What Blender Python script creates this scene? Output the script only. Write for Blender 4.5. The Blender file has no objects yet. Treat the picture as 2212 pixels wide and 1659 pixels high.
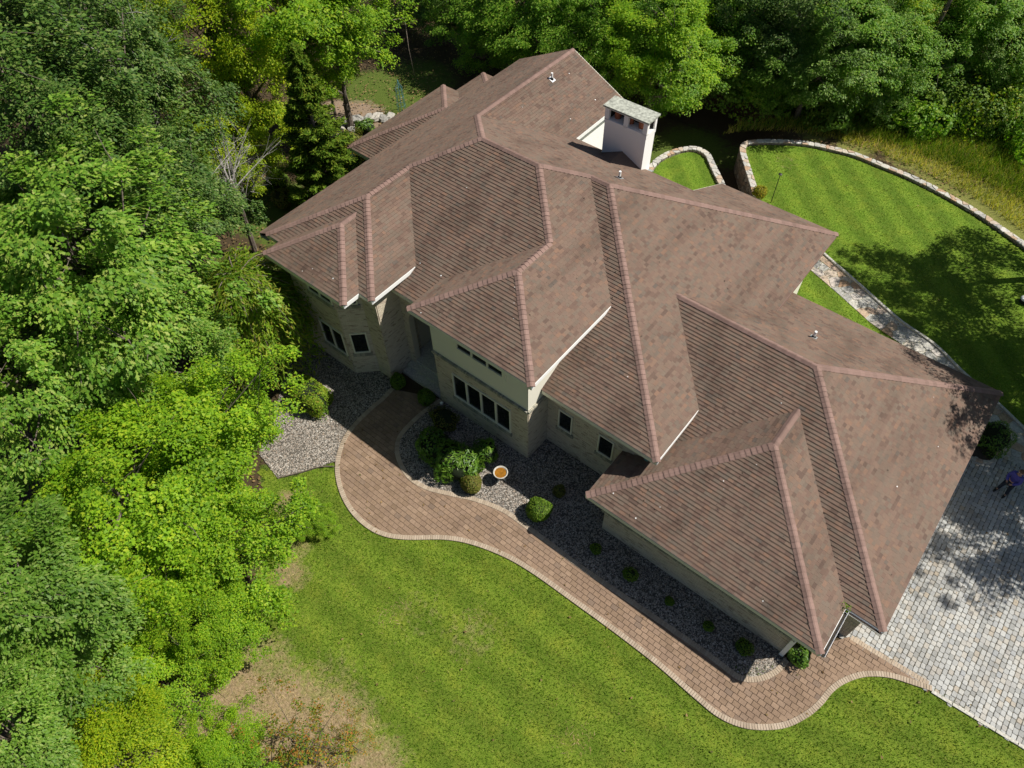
import bpy, math, random
import numpy as np
from mathutils import Vector, Matrix
R = math.radians
random.seed(7); rng = np.random.default_rng(7)
scene = bpy.context.scene
COL = scene.collection

# ------------------------------------------------------------------ camera
CAM = np.array([10.708, -1.391, 26.922]); YAW, PITCH, ROLL = R(130.09), R(52.84), R(-1.41); FPX = 2146.46 / 1.3888
_f = np.array([math.cos(PITCH)*math.cos(YAW), math.cos(PITCH)*math.sin(YAW), -math.sin(PITCH)])
_r0 = np.array([math.sin(YAW), -math.cos(YAW), 0.]); _u0 = np.cross(_r0, _f)
_r = math.cos(ROLL)*_r0 + math.sin(ROLL)*_u0; _u = -math.sin(ROLL)*_r0 + math.cos(ROLL)*_u0
cd = bpy.data.cameras.new('camera'); cam = bpy.data.objects.new('camera', cd); COL.objects.link(cam)
cd.sensor_width = 36; cd.lens = 36*2146.46/3072; cd.clip_end = 2000
m = Matrix.Identity(4)
for i in range(3):
    m[i][0], m[i][1], m[i][2], m[i][3] = _r[i], _u[i], -_f[i], CAM[i]
cam.matrix_world = m; scene.camera = cam
# ------------------------------------------------------------------ light
SUNV = Vector((0.4592, 0.4381, 0.7727)).normalized()
w = bpy.data.worlds.new('World'); scene.world = w; w.use_nodes = True
nt = w.node_tree; bg = nt.nodes['Background']
sky = nt.nodes.new('ShaderNodeTexSky'); sky.sky_type = 'NISHITA'; sky.sun_disc = False
sky.sun_elevation = math.asin(SUNV.z); sky.sun_rotation = math.atan2(SUNV.x, SUNV.y)
nt.links.new(sky.outputs[0], bg.inputs[0]); bg.inputs[1].default_value = 0.05
sd = bpy.data.lights.new('sun', 'SUN'); sd.energy = 5.0; sd.angle = R(0.5); sd.color = (1, .955, .87)
so = bpy.data.objects.new('sun', sd); COL.objects.link(so); so.rotation_euler = SUNV.to_track_quat('Z', 'Y').to_euler(); so.location = (30, 30, 60)
vs = scene.view_settings; vs.view_transform = 'Standard'; vs.look = 'None'; vs.exposure = 0.42; vs.gamma = 1
vs.use_curve_mapping = False

# ------------------------------------------------------------------ helpers
def at(x, y, z=0.):
    "point at height z seen at pixel (x, y) of the 2212 px wide survey picture"
    d = _f + _r*(x-1106)/FPX - _u*(y-829.5)/FPX
    return CAM + d*(z-CAM[2])/d[2]
def depth(X): return float((np.array(X)-CAM) @ _f)
def catmull(pts, step=.1, closed=False):
    P = [np.array(q, float) for q in pts]
    if closed: P = [P[-1]]+P+[P[0], P[1]]
    else: P = [2*P[0]-P[1]]+P+[2*P[-1]-P[-2]]
    out = []
    for i in range(1, len(P)-2):
        for t in np.linspace(0, 1, 12, endpoint=False):
            a, b, c, d = P[i-1], P[i], P[i+1], P[i+2]
            out.append(.5*((2*b)+(-a+c)*t+(2*a-5*b+4*c-d)*t*t+(-a+3*b-3*c+d)*t**3))
    out.append(P[-2]); out = np.array(out)
    s = np.r_[0, np.cumsum(np.linalg.norm(np.diff(out, axis=0), axis=1))]
    n = max(2, int(round(s[-1]/step))); q = np.linspace(0, s[-1], n+1)
    return np.stack([np.interp(q, s, out[:, k]) for k in range(out.shape[1])], 1)
def inpoly(P, poly):
    P = np.asarray(P, float); x, y = P[:, 0], P[:, 1]; c = np.zeros(len(P), bool); n = len(poly); j = n-1
    for i in range(n):
        xi, yi, xj, yj = poly[i][0], poly[i][1], poly[j][0], poly[j][1]
        if yi != yj:
            c ^= ((yi > y) != (yj > y)) & (x < (xj-xi)*(y-yi)/(yj-yi)+xi)
        j = i
    return c
def clip_half(poly, a, b, c):
    "keep a*x+b*y<=c"
    out = []; n = len(poly)
    for i in range(n):
        p, q = poly[i], poly[(i+1) % n]; dp = a*p[0]+b*p[1]-c; dq = a*q[0]+b*q[1]-c
        if dp <= 0: out.append(p)
        if (dp < 0 < dq) or (dq < 0 < dp):
            t = dp/(dp-dq); out.append((p[0]+t*(q[0]-p[0]), p[1]+t*(q[1]-p[1])))
    return out
def clip_rect(poly, x0, x1, y0, y1):
    for a, b, c in ((-1, 0, -x0), (1, 0, x1), (0, -1, -y0), (0, 1, y1)):
        poly = clip_half(poly, a, b, c)
        if len(poly) < 3: return []
    o = []
    for q in poly:
        if not o or abs(q[0]-o[-1][0])+abs(q[1]-o[-1][1]) > 1e-4: o.append(q)
    return o if len(o) > 2 else []
def parea(p): return .5*sum(p[i][0]*p[(i+1) % len(p)][1]-p[(i+1) % len(p)][0]*p[i][1] for i in range(len(p)))
class MB:
    def __init__(s): s.v = []; s.f = []
    def add(s, v, f):
        n = len(s.v); s.v += [tuple(map(float, q)) for q in v]; s.f += [tuple(i+n for i in t) for t in f]; return s
    def box(s, x0, x1, y0, y1, z0, z1):
        return s.add([(x0,y0,z0),(x1,y0,z0),(x1,y1,z0),(x0,y1,z0),(x0,y0,z1),(x1,y0,z1),(x1,y1,z1),(x0,y1,z1)],
                     [(0,3,2,1),(4,5,6,7),(0,1,5,4),(1,2,6,5),(2,3,7,6),(3,0,4,7)])
    def obox(s, c, ax, ay, az):
        "oriented box: centre and three half-axis vectors"
        c, ax, ay, az = map(np.array, (c, ax, ay, az))
        return s.add([c+i*ax+j*ay+k*az for k in (-1, 1) for i, j in ((-1,-1),(1,-1),(1,1),(-1,1))],
                     [(0,3,2,1),(4,5,6,7),(0,1,5,4),(1,2,6,5),(2,3,7,6),(3,0,4,7)])
    def prism(s, poly, z0, z1, inset=0, zi=0):
        "poly: ccw 2d points; optional bevelled top"
        if parea(poly) < 0: poly = poly[::-1]
        n = len(poly); v = [(x, y, z0) for x, y in poly]+[(x, y, z1-zi) for x, y in poly]
        f = [(i, (i+1) % n, n+(i+1) % n, n+i) for i in range(n)]
        if inset:
            cx = sum(q[0] for q in poly)/n; cy = sum(q[1] for q in poly)/n
            for x, y in poly:
                d = math.hypot(x-cx, y-cy)+1e-6; k = max(.3, 1-inset/d); v.append((cx+(x-cx)*k, cy+(y-cy)*k, z1))
            f += [(n+i, n+(i+1) % n, 2*n+(i+1) % n, 2*n+i) for i in range(n)]; f.append(tuple(range(2*n, 3*n)))
        else: f.append(tuple(range(n, 2*n)))
        return s.add(v, f)
    def tube(s, pts, rad, sides=6, cap=True):
        pts = [np.array(q, float) for q in pts]; n = len(pts)
        if np.isscalar(rad): rad = [rad]*n
        v = []; pu = None
        for i, q in enumerate(pts):
            t = pts[min(i+1, n-1)]-pts[max(i-1, 0)]; t = t/(np.linalg.norm(t)+1e-9)
            ref = np.array([0, 0, 1.]) if abs(t[2]) < .9 else np.array([1., 0, 0])
            a = np.cross(ref, t); a /= np.linalg.norm(a); b = np.cross(t, a)
            v += [q+rad[i]*(math.cos(6.2832*k/sides)*a+math.sin(6.2832*k/sides)*b) for k in range(sides)]
        f = [(i*sides+k, i*sides+(k+1) % sides, (i+1)*sides+(k+1) % sides, (i+1)*sides+k) for i in range(n-1) for k in range(sides)]
        if cap: f += [tuple(range(sides))[::-1], tuple((n-1)*sides+k for k in range(sides))]
        return s.add(v, f)
    def lathe(s, prof, c=(0, 0, 0), sides=20):
        v = []; f = []; n = len(prof)
        for r_, z in prof: v += [(c[0]+r_*math.cos(6.2832*k/sides), c[1]+r_*math.sin(6.2832*k/sides), c[2]+z) for k in range(sides)]
        f = [(i*sides+k, i*sides+(k+1) % sides, (i+1)*sides+(k+1) % sides, (i+1)*sides+k) for i in range(n-1) for k in range(sides)]
        f += [tuple(range(sides))[::-1], tuple((n-1)*sides+k for k in range(sides))]
        return s.add(v, f)
    def mesh(s, name, smooth=False):
        me = bpy.data.meshes.new(name); me.from_pydata(s.v, [], s.f)
        if smooth: me.polygons.foreach_set('use_smooth', [True]*len(me.polygons))
        me.update(); return me
    def build(s, name, mat, parent=None, smooth=False): return obj(name, s.mesh(name, smooth), mat, parent)
def obj(name, me, mat=None, parent=None):
    if mat is not None and not me.materials: me.materials.append(mat)
    o = bpy.data.objects.new(name, me); COL.objects.link(o)
    if parent is not None: o.parent = parent
    return o
def empty(name, loc=(0, 0, 0)):
    o = bpy.data.objects.new(name, None); COL.objects.link(o); o.location = loc; o.empty_display_size = .3; return o
def tag(o, label=None, cat=None, group=None, kind=None):
    if label: o['label'] = label
    if cat: o['category'] = cat
    if group: o['group'] = group
    if kind: o['kind'] = kind
    return o

# ------------------------------------------------------------------ materials
def mat(name):
    mt = bpy.data.materials.new(name); mt.use_nodes = True; t = mt.node_tree; return mt, t, t.nodes['Principled BSDF']
def N(t, typ, **k):
    n = t.nodes.new(typ)
    for a, b in k.items():
        if a in n.inputs: n.inputs[a].default_value = b
        else: setattr(n, a, b)
    return n
def ramp(t, stops, fac, interp='LINEAR'):
    n = t.nodes.new('ShaderNodeValToRGB'); n.color_ramp.interpolation = interp; e = n.color_ramp.elements
    while len(e) < len(stops): e.new(.5)
    for i, (p_, c) in enumerate(stops): e[i].position = p_; e[i].color = (*c, 1)
    t.links.new(fac, n.inputs[0]); return n
def mul(t, a, b, fac=1.0, mode='MULTIPLY'):
    n = t.nodes.new('ShaderNodeMix'); n.data_type = 'RGBA'; n.blend_type = mode; n.inputs[0].default_value = fac
    t.links.new(a, n.inputs[6])
    if hasattr(b, 'default_value') or hasattr(b, 'links'): t.links.new(b, n.inputs[7])
    else: n.inputs[7].default_value = (*b, 1)
    return n
def noise(t, scale, detail=4, rough=.6, vec=None):
    n = N(t, 'ShaderNodeTexNoise'); n.inputs['Scale'].default_value = scale; n.inputs['Detail'].default_value = detail; n.inputs['Roughness'].default_value = rough
    if vec is not None: t.links.new(vec, n.inputs['Vector'])
    return n
def pos(t, sc=(1, 1, 1)):
    g = N(t, 'ShaderNodeNewGeometry'); mp = N(t, 'ShaderNodeMapping'); mp.inputs['Scale'].default_value = sc
    t.links.new(g.outputs['Position'], mp.inputs[0]); return mp.outputs[0]
def bump(t, b, h, strength=.4, dist=.01):
    n = N(t, 'ShaderNodeBump'); n.inputs['Strength'].default_value = strength; n.inputs['Distance'].default_value = dist
    t.links.new(h, n.inputs['Height']); t.links.new(n.outputs[0], b.inputs['Normal'])
def piece_mat(name, stops, rough=.85, grain=60, gamp=.35, stain=None, per='island', sscale=(.9, .12, .9), stainmin=.55, interp='LINEAR', bstr=.35):
    "colour picked per piece (mesh island or object) + fine grain + weather stains in world space"
    mt, t, b = mat(name)
    if per == 'island': f = N(t, 'ShaderNodeNewGeometry').outputs['Random Per Island']
    else: f = N(t, 'ShaderNodeObjectInfo').outputs['Random']
    c = ramp(t, stops, f, interp).outputs[0]
    n = noise(t, grain, 3, .7, pos(t)); lo = 1-gamp
    c = mul(t, c, ramp(t, [(.3, (lo, lo, lo)), (.7, (1+gamp*.35,)*3)], n.outputs[0]).outputs[0]).outputs[2]
    if stain:
        s2 = noise(t, 1.0, 5, .55, pos(t, sscale)); c = mul(t, c, ramp(t, [(.46, (1, 1, 1)), (.68, (stainmin, stainmin*.97, stainmin*.95))], s2.outputs[0]).outputs[0], stain).outputs[2]
    t.links.new(c, b.inputs['Base Color']); b.inputs['Roughness'].default_value = rough; b.inputs['Specular IOR Level'].default_value = .25
    bump(t, b, n.outputs[0], bstr, .006); return mt
def plain(name, col, rough=.6, grain=25, gamp=.12, spec=.3, metal=0):
    mt, t, b = mat(name); n = noise(t, grain, 4, .6, pos(t)); lo = tuple(q*(1-gamp) for q in col); hi = tuple(min(1, q*(1+gamp)) for q in col)
    t.links.new(ramp(t, [(.3, lo), (.7, hi)], n.outputs[0]).outputs[0], b.inputs['Base Color']); b.inputs['Roughness'].default_value = rough
    b.inputs['Specular IOR Level'].default_value = spec; b.inputs['Metallic'].default_value = metal; bump(t, b, n.outputs[0], .15, .004); return mt
def leafmat(name, stops, gloss=.35, trans=.35, rough=.42):
    gloss *= .55; rough = min(.75, rough+.12)
    mt, t, b = mat(name); f = N(t, 'ShaderNodeNewGeometry').outputs['Random Per Island']
    c = ramp(t, stops, f).outputs[0]
    n = noise(t, .45, 3, .6, pos(t)); c = mul(t, c, ramp(t, [(.32, (.68, .74, .62)), (.68, (1.22, 1.16, 1.05))], n.outputs[0]).outputs[0]).outputs[2]
    t.links.new(c, b.inputs['Base Color']); b.inputs['Roughness'].default_value = rough; b.inputs['Specular IOR Level'].default_value = gloss
    tr = N(t, 'ShaderNodeBsdfTranslucent'); tc = mul(t, c, (1.35, 1.5, .55)).outputs[2]; t.links.new(tc, tr.inputs[0])
    mx = N(t, 'ShaderNodeMixShader'); mx.inputs[0].default_value = trans; t.links.new(b.outputs[0], mx.inputs[1]); t.links.new(tr.outputs[0], mx.inputs[2])
    t.links.new(mx.outputs[0], t.nodes['Material Output'].inputs[0]); return mt

SH = [(0, (.118, .078, .060)), (.12, (.155, .100, .076)), (.3, (.180, .119, .090)), (.48, (.160, .121, .092)), (.64, (.188, .124, .092)), (.8, (.145, .111, .086)), (.9, (.212, .127, .088)), (.97, (.168, .128, .098)), (1, (.116, .092, .076))]
M = {}
M['shingle'] = piece_mat('shingle', SH, grain=45, gamp=.25, stain=.7, stainmin=.6)
M['shingle_obj'] = piece_mat('shingle_single', SH, grain=45, gamp=.25, stain=.7, stainmin=.6, per='object')
CAP = [(0, (.200, .130, .108)), (.5, (.228, .147, .122)), (1, (.255, .165, .138))]
M['cap'] = piece_mat('hip_cap', CAP, grain=30, gamp=.14, stain=.4)
M['cap_obj'] = piece_mat('hip_cap_single', CAP, grain=30, gamp=.14, stain=.4, per='object')
M['deck'] = plain('roof_deck', (.05, .04, .035), .9)
BR = [(0, (.34, .28, .21)), (.06, (.38, .31, .24)), (.09, (.52, .46, .35)), (.35, (.60, .53, .41)), (.6, (.57, .49, .38)), (.8, (.63, .56, .44)), (.92, (.52, .43, .33)), (1, (.45, .37, .30))]
M['brick'] = piece_mat('brick', BR, grain=40, gamp=.25)
M['brick_obj'] = piece_mat('brick_single', BR, grain=40, gamp=.25, per='object')
M['soldier'] = piece_mat('soldier_brick', [(0, (.20, .20, .17)), (.5, (.30, .29, .24)), (1, (.40, .37, .29))], grain=40, gamp=.2)
M['mortar'] = plain('mortar', (.46, .42, .34), .95, 60)
M['stucco'] = plain('stucco', (.68, .65, .55), .9, 90, .06)
M['stucco_white'] = plain('chimney_stucco', (.84, .82, .79), .9, 90, .05)
M['trim'] = plain('cream_trim', (.66, .64, .53), .55, 12, .06)
M['white'] = plain('white_and_sunlit_paint', (.80, .80, .78), .45, 12, .05)
M['gutter'] = plain('white_gutter', (.80, .80, .80), .35, 12, .05)
M['dirt'] = plain('gutter_dirt', (.035, .028, .02), .95, 40, .6)
mt, t, b = mat('window_glass'); b.inputs['Base Color'].default_value = (.008, .011, .012, 1); b.inputs['Roughness'].default_value = .04; b.inputs['Specular IOR Level'].default_value = .5; M['glass'] = mt
M['dark'] = plain('shade_panel_dark', (.02, .018, .016), .9)
M['door'] = plain('dark_door', (.05, .03, .022), .5)
M['concrete'] = plain('concrete', (.45, .43, .38), .9, 14, .3)
M['capslab'] = plain('weathered_slab', (.33, .34, .29), .9, 7, .45)
M['clay'] = plain('clay', (.35, .12, .06), .8)
M['metal'] = plain('galvanised', (.55, .56, .57), .4, 10, .1, .5, .6)
M['black'] = plain('black_metal', (.02, .02, .02), .5)
M['teal'] = plain('verdigris_metal', (.08, .20, .20), .5)
PV = [(0, (.22, .150, .100)), (.3, (.275, .188, .128)), (.6, (.245, .168, .118)), (.85, (.31, .215, .148)), (1, (.185, .132, .098))]
M['paver'] = piece_mat('paver', PV, grain=22, gamp=.28, stain=.5, sscale=(1.1, 1.1, 1), stainmin=.62)
M['paver_obj'] = piece_mat('paver_single', PV, grain=22, gamp=.28, stain=.5, sscale=(1.1, 1.1, 1), stainmin=.62, per='object')
KB = [(0, (.34, .27, .20)), (.5, (.40, .32, .24)), (1, (.44, .36, .275))]
M['kerb'] = piece_mat('kerb_brick', KB, grain=30, gamp=.18, stain=.35, sscale=(1, 1, 1)); M['kerb_obj'] = piece_mat('kerb_brick_single', KB, grain=30, gamp=.18, stain=.35, sscale=(1, 1, 1), per='object')
CB = [(0, (.30, .30, .285)), (.25, (.40, .40, .385)), (.55, (.47, .47, .45)), (.78, (.44, .41, .36)), (.9, (.34, .35, .355)), (1, (.42, .36, .28))]
M['cobble'] = piece_mat('cobble', CB, grain=35, gamp=.3, rough=.8, stain=.6, sscale=(.7, .25, 1), stainmin=.62); M['cobble_obj'] = piece_mat('cobble_single', CB, grain=35, gamp=.3, rough=.8, per='object', stain=.6, sscale=(.7, .25, 1), stainmin=.62)
M['joint'] = plain('joint_sand', (.075, .06, .045), .95, 40, .4); M['cobjoint'] = plain('cobble_joint', (.12, .11, .085), .95, 40, .5)
FS = [(0, (.33, .32, .30)), (.25, (.47, .45, .41)), (.5, (.54, .51, .45)), (.7, (.46, .34, .24)), (.82, (.42, .27, .17)), (1, (.56, .54, .51))]
M['flag'] = piece_mat('flagstone', FS, grain=9, gamp=.35, stain=.3, sscale=(3, 3, 3)); M['flag_obj'] = piece_mat('flagstone_single', FS, grain=9, gamp=.35, per='object')
M['wallstone'] = piece_mat('wall_stone', [(0, (.14, .12, .10)), (.4, (.24, .20, .16)), (.7, (.30, .22, .16)), (1, (.36, .33, .28))], grain=12, gamp=.4)
M['rock'] = piece_mat('rock', [(0, (.28, .27, .25)), (.5, (.40, .38, .34)), (1, (.46, .40, .34))], grain=7, gamp=.45, per='object')
M['pebble'] = piece_mat('pebble', [(0, (.10, .09, .08)), (.25, (.22, .195, .17)), (.5, (.32, .285, .25)), (.75, (.42, .38, .33)), (.9, (.30, .22, .16)), (1, (.56, .54, .50))], grain=50, gamp=.2, rough=.75, stain=.5, sscale=(.8, .8, 1), stainmin=.6)
M['pebblebase'] = plain('pebble_base', (.085, .075, .062), .95, 40, .5)
M['bark'] = plain('bark', (.13, .105, .085), .95, 8, .5)
M['greybark'] = plain('grey_twig', (.30, .28, .26), .95, 8, .35)
M['birch'] = plain('pale_bark', (.45, .43, .40), .9, 8, .3)
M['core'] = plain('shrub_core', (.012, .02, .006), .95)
M['skin'] = plain('skin', (.42, .24, .16), .6); M['shirt'] = plain('blue_shirt', (.085, .075, .30), .9, 30, .2); M['trousers'] = plain('navy_trousers', (.02, .026, .04), .9, 30, .2); M['hair'] = plain('brown_hair', (.13, .075, .045), .8)
M['rust'] = plain('rusty_water', (.25, .11, .015), .15, 9, .35)

# ================================================================== SETTING
def atl(pts, z=0.): return [tuple(at(x, y, z)[:2]) for x, y in pts]
F2 = 1/1.3888
WO = atl([(845,838),(822,862),(800,880),(760,920),(735,960),(724,1010),(732,1060),(755,1105),(790,1140),(830,1160),(880,1167),(960,1167),(1020,1178),(1090,1205),(1150,1240),(1230,1297),(1330,1370),(1420,1440),(1500,1510),(1550,1550),(1600,1572),(1650,1578),(1700,1572),(1745,1550),(1775,1525),(1800,1495),(1830,1475),(1870,1463),(1920,1465),(1970,1480),(2012,1494)])
WI = atl([(950,862),(905,894),(863,937.5),(853,973.5),(863,1009),(884,1038),(919.5,1059),(965,1071),(1023,1084),(1081,1106),(1123,1134),(1188,1182),(1260,1236),(1479,1386),(1548,1436),(1591,1468),(1623,1475),(1650,1471),(1676,1459),(1694,1443),(1704,1430)])
wo = catmull(WO, .1); wi = catmull(WI, .1)
def offset(c, d):
    t = np.gradient(c, axis=0); t /= np.linalg.norm(t, axis=1)[:, None]; return c+d*np.stack([-t[:, 1], t[:, 0]], 1)
# walking from the steps the walk lies on the left of the outer edge and on the right of the inner edge
DA, DB = at(1835, 1376)[:2], at(2012, 1490)[:2]
wo_in = offset(wo, .2)
WALK = [tuple(q) for q in wo]+[tuple(DB), tuple(DA), (13.6, 11.3)]+[tuple(q) for q in wi[::-1]]
PAVE = [tuple(q) for q in wo_in[:-8]]+[tuple(DB+(-.35, -.02)), tuple(DA), (13.6, 11.3)]+[tuple(q) for q in wi[::-1]]
DC = at(2212, 1612)[:2]; DD = DC+(DC-DB)/np.linalg.norm(DC-DB)*7
DRIVE = [tuple(DA), tuple(DB), tuple(DC), tuple(DD), (28, 24.3), (16.6, 24.3), (16.35, 23.5), (14.7, 23.3), (14.7, 12.6), (13.9, 12.5)]
NB_ = int(np.argmin(np.linalg.norm(wo-at(724, 1003)[:2], axis=1)))
BEDL = [tuple(q) for q in wo[:NB_]]+atl([(650,1022),(600,1034),(560,980),(590,900),(620,800),(630,700),(600,640),(560,560)])+[(-13.0, 11.6), (-11, 11.2), (-7, 11.2), (-7, 10.9)]
BEDF = [tuple(q) for q in wi]+[(13.0, 10.75), (5.1, 10.75), (5.1, 12.75), (.7, 12.75), (.7, 11.5), (-4.4, 11.5), (-4.5, 11.2)]
# --- stone walls
ZW = .2
wall_big = catmull([at(x*F2, y*F2, ZW)[:2] for x, y in [(2274,606),(2262,560),(2243,500),(2229,452),(2236,430),(2270,423),(2330,422),(2420,428),(2494,443),(2569,462),(2643,492),(2718,522),(2792,557),(2867,597),(2942,641),(3016,691),(3072,731),(3140,785)]], .1)
wall_small = catmull([at(x*F2, y*F2, .2)[:2] for x, y in [(1930,535),(1946,511),(1971,481),(2003,461),(2048,446),(2088,444),(2120,459),(2135,486),(2150,518),(2167,553),(2188,600)]], .1)
LAWNB = [tuple(q) for q in wall_big]+[tuple(at(2280, 640)[:2]), (24, 34), (24, 27), (17.5, 25.2), (15, 25.2), (5.5, 25), (5.5, 27.6), (.1, 27.6)]
LAWNS = [tuple(q) for q in wall_small]+[(-.2, 27.6), (-.3, 24.8), (-4, 25.2)]
LOW = [tuple(q) for q in wall_big[:12]]+[tuple(q+(0, 1.2)) for q in wall_big[12:26:3]]+[(-3, 43), (-9, 44), (-14, 40), (-13, 32), (-6.6, 31)]+[tuple(q) for q in wall_small]
LAWNF = atl([(560,1000),(610,1030),(725,1000),(900,1080),(1150,1200),(1500,1440),(1850,1430),(2030,1490),(2212,1620)])+[tuple(DD), (30, 10), (30, -4), (6, -6), (-2, -6)]+atl([(380,1560),(420,1430),(540,1300),(590,1150)])
# ------------------------------------------------ ground sheet
xs = np.r_[np.linspace(-160, -34, 22), np.arange(-32, 24.1, .4), np.linspace(27, 150, 22)]
ys = np.r_[np.linspace(-90, -13, 14), np.arange(-12, 52.1, .4), np.linspace(55, 190, 24)]
X, Y = np.meshgrid(xs, ys); pts = np.stack([X.ravel(), Y.ravel()], 1)
mask = inpoly(pts, LOW).reshape(X.shape).astype(float)
for _ in range(4):
    mask = (mask+np.roll(mask, 1, 0)+np.roll(mask, -1, 0)+np.roll(mask, 1, 1)+np.roll(mask, -1, 1))/5
Z = -1.4*mask-.02
def lump(X, Y, s, seed):
    r_ = np.random.default_rng(seed); o = np.zeros_like(X)
    for _ in range(10):
        a = r_.uniform(0, 6.28); k = r_.uniform(.4, 1.3)/s; o += np.sin(k*(X*math.cos(a)+Y*math.sin(a))+r_.uniform(0, 6.28))
    return o/10
outside = (X < -12) | (Y > 40) | (Y < -4)
Z += np.where(outside, .12*lump(X, Y, 1.2, 3)-.05, 0)
nx, ny = len(xs), len(ys)
def gridmesh(name, V, nx, ny, keep=None):
    idx = np.arange(nx*ny).reshape(ny, nx); f = np.stack([idx[:-1, :-1], idx[:-1, 1:], idx[1:, 1:], idx[1:, :-1]], -1).reshape(-1, 4)
    if keep is not None: f = f[keep.ravel()]
    used = np.unique(f); mp = -np.ones(nx*ny, int); mp[used] = np.arange(len(used))
    me = bpy.data.meshes.new(name); me.from_pydata(V[used].tolist(), [], mp[f].tolist()); me.update(); return me, used
def attr(me, name, val):
    a = me.attributes.new(name, 'FLOAT', 'POINT'); a.data.foreach_set('value', np.asarray(val, np.float32))
def blob(P, specs):
    o = np.zeros(len(P))
    for x, y, r_, k in specs:
        c = at(x, y)[:2]; o = np.maximum(o, k*np.clip(1.4-np.linalg.norm(P-c, axis=1)/r_, 0, 1))
    return np.clip(o, 0, 1)
me, used = gridmesh('ground', np.stack([X.ravel(), Y.ravel(), Z.ravel()], 1), nx, ny)
gp = pts[used]
grassy = blob(gp, [(590,450,2.6,1), (610,480,2,1), (640,600,2,.8), (820,190,3,.8), (900,170,3,.8), (850,200,4,.7), (780,340,2,1), (1450,290,3,.6), (1500,280,3,.7), (1390,270,2.5,.6), (1600,300,2,.5), (640,760,2.5,.8)])
grassy = np.maximum(grassy, inpoly(gp, LAWNF)*.9)
meadow = blob(gp, [(1980,330,2.2,.8), (2080,370,3,1), (2180,420,4,1), (2200,380,4,1), (1850,310,1.5,.7), (2212,480,3,1), (1760,290,1.2,.6)])
dirt = blob(gp, [(760,255,2.2,1), (720,250,2,1), (690,265,1.5,.8), (1330,250,3,.3)])
attr(me, 'grass', grassy); attr(me, 'meadow', meadow); attr(me, 'dirt', dirt)
mt, t, b = mat('forest_floor')
def A(n): q = N(t, 'ShaderNodeAttribute'); q.attribute_name = n; return q.outputs['Fac']
P_ = pos(t); n1 = noise(t, 3.5, 8, .7, P_); n2 = noise(t, 22, 4, .7, P_)
litter = ramp(t, [(.3, (.030, .022, .014)), (.5, (.075, .050, .030)), (.62, (.05, .045, .02)), (.75, (.14, .10, .065))], n2.outputs[0]).outputs[0]
grass = ramp(t, [(.3, (.045, .075, .012)), (.55, (.085, .12, .022)), (.75, (.15, .16, .04))], n2.outputs[0]).outputs[0]
mead = ramp(t, [(.3, (.08, .10, .02)), (.5, (.16, .17, .04)), (.7, (.28, .24, .10))], n2.outputs[0]).outputs[0]
soil = ramp(t, [(.3, (.16, .11, .075)), (.7, (.33, .25, .18))], n2.outputs[0]).outputs[0]
def thr(a, k=.5):
    m1 = N(t, 'ShaderNodeMath', operation='ADD'); m1.inputs[1].default_value = 0; t.links.new(a, m1.inputs[0]); t.links.new(n1.outputs[0], m1.inputs[1])
    r_ = N(t, 'ShaderNodeMapRange'); r_.inputs[1].default_value = .8; r_.inputs[2].default_value = 1.05; t.links.new(m1.outputs[0], r_.inputs[0]); return r_.outputs[0]
def mixf(a, c, f):
    n = t.nodes.new('ShaderNodeMix'); n.data_type = 'RGBA'; t.links.new(f, n.inputs[0]); t.links.new(a, n.inputs[6]); t.links.new(c, n.inputs[7]); return n.outputs[2]
c = mixf(mixf(mixf(litter, grass, thr(A('grass'))), mead, thr(A('meadow'))), soil, thr(A('dirt')))
t.links.new(c, b.inputs['Base Color']); b.inputs['Roughness'].default_value = .95; b.inputs['Specular IOR Level'].default_value = .1; bump(t, b, n2.outputs[0], .8, .05); M['floor'] = mt
ground = tag(obj('ground', me, M['floor']), 'brown leaf littered forest floor around the house', kind='structure')
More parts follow.
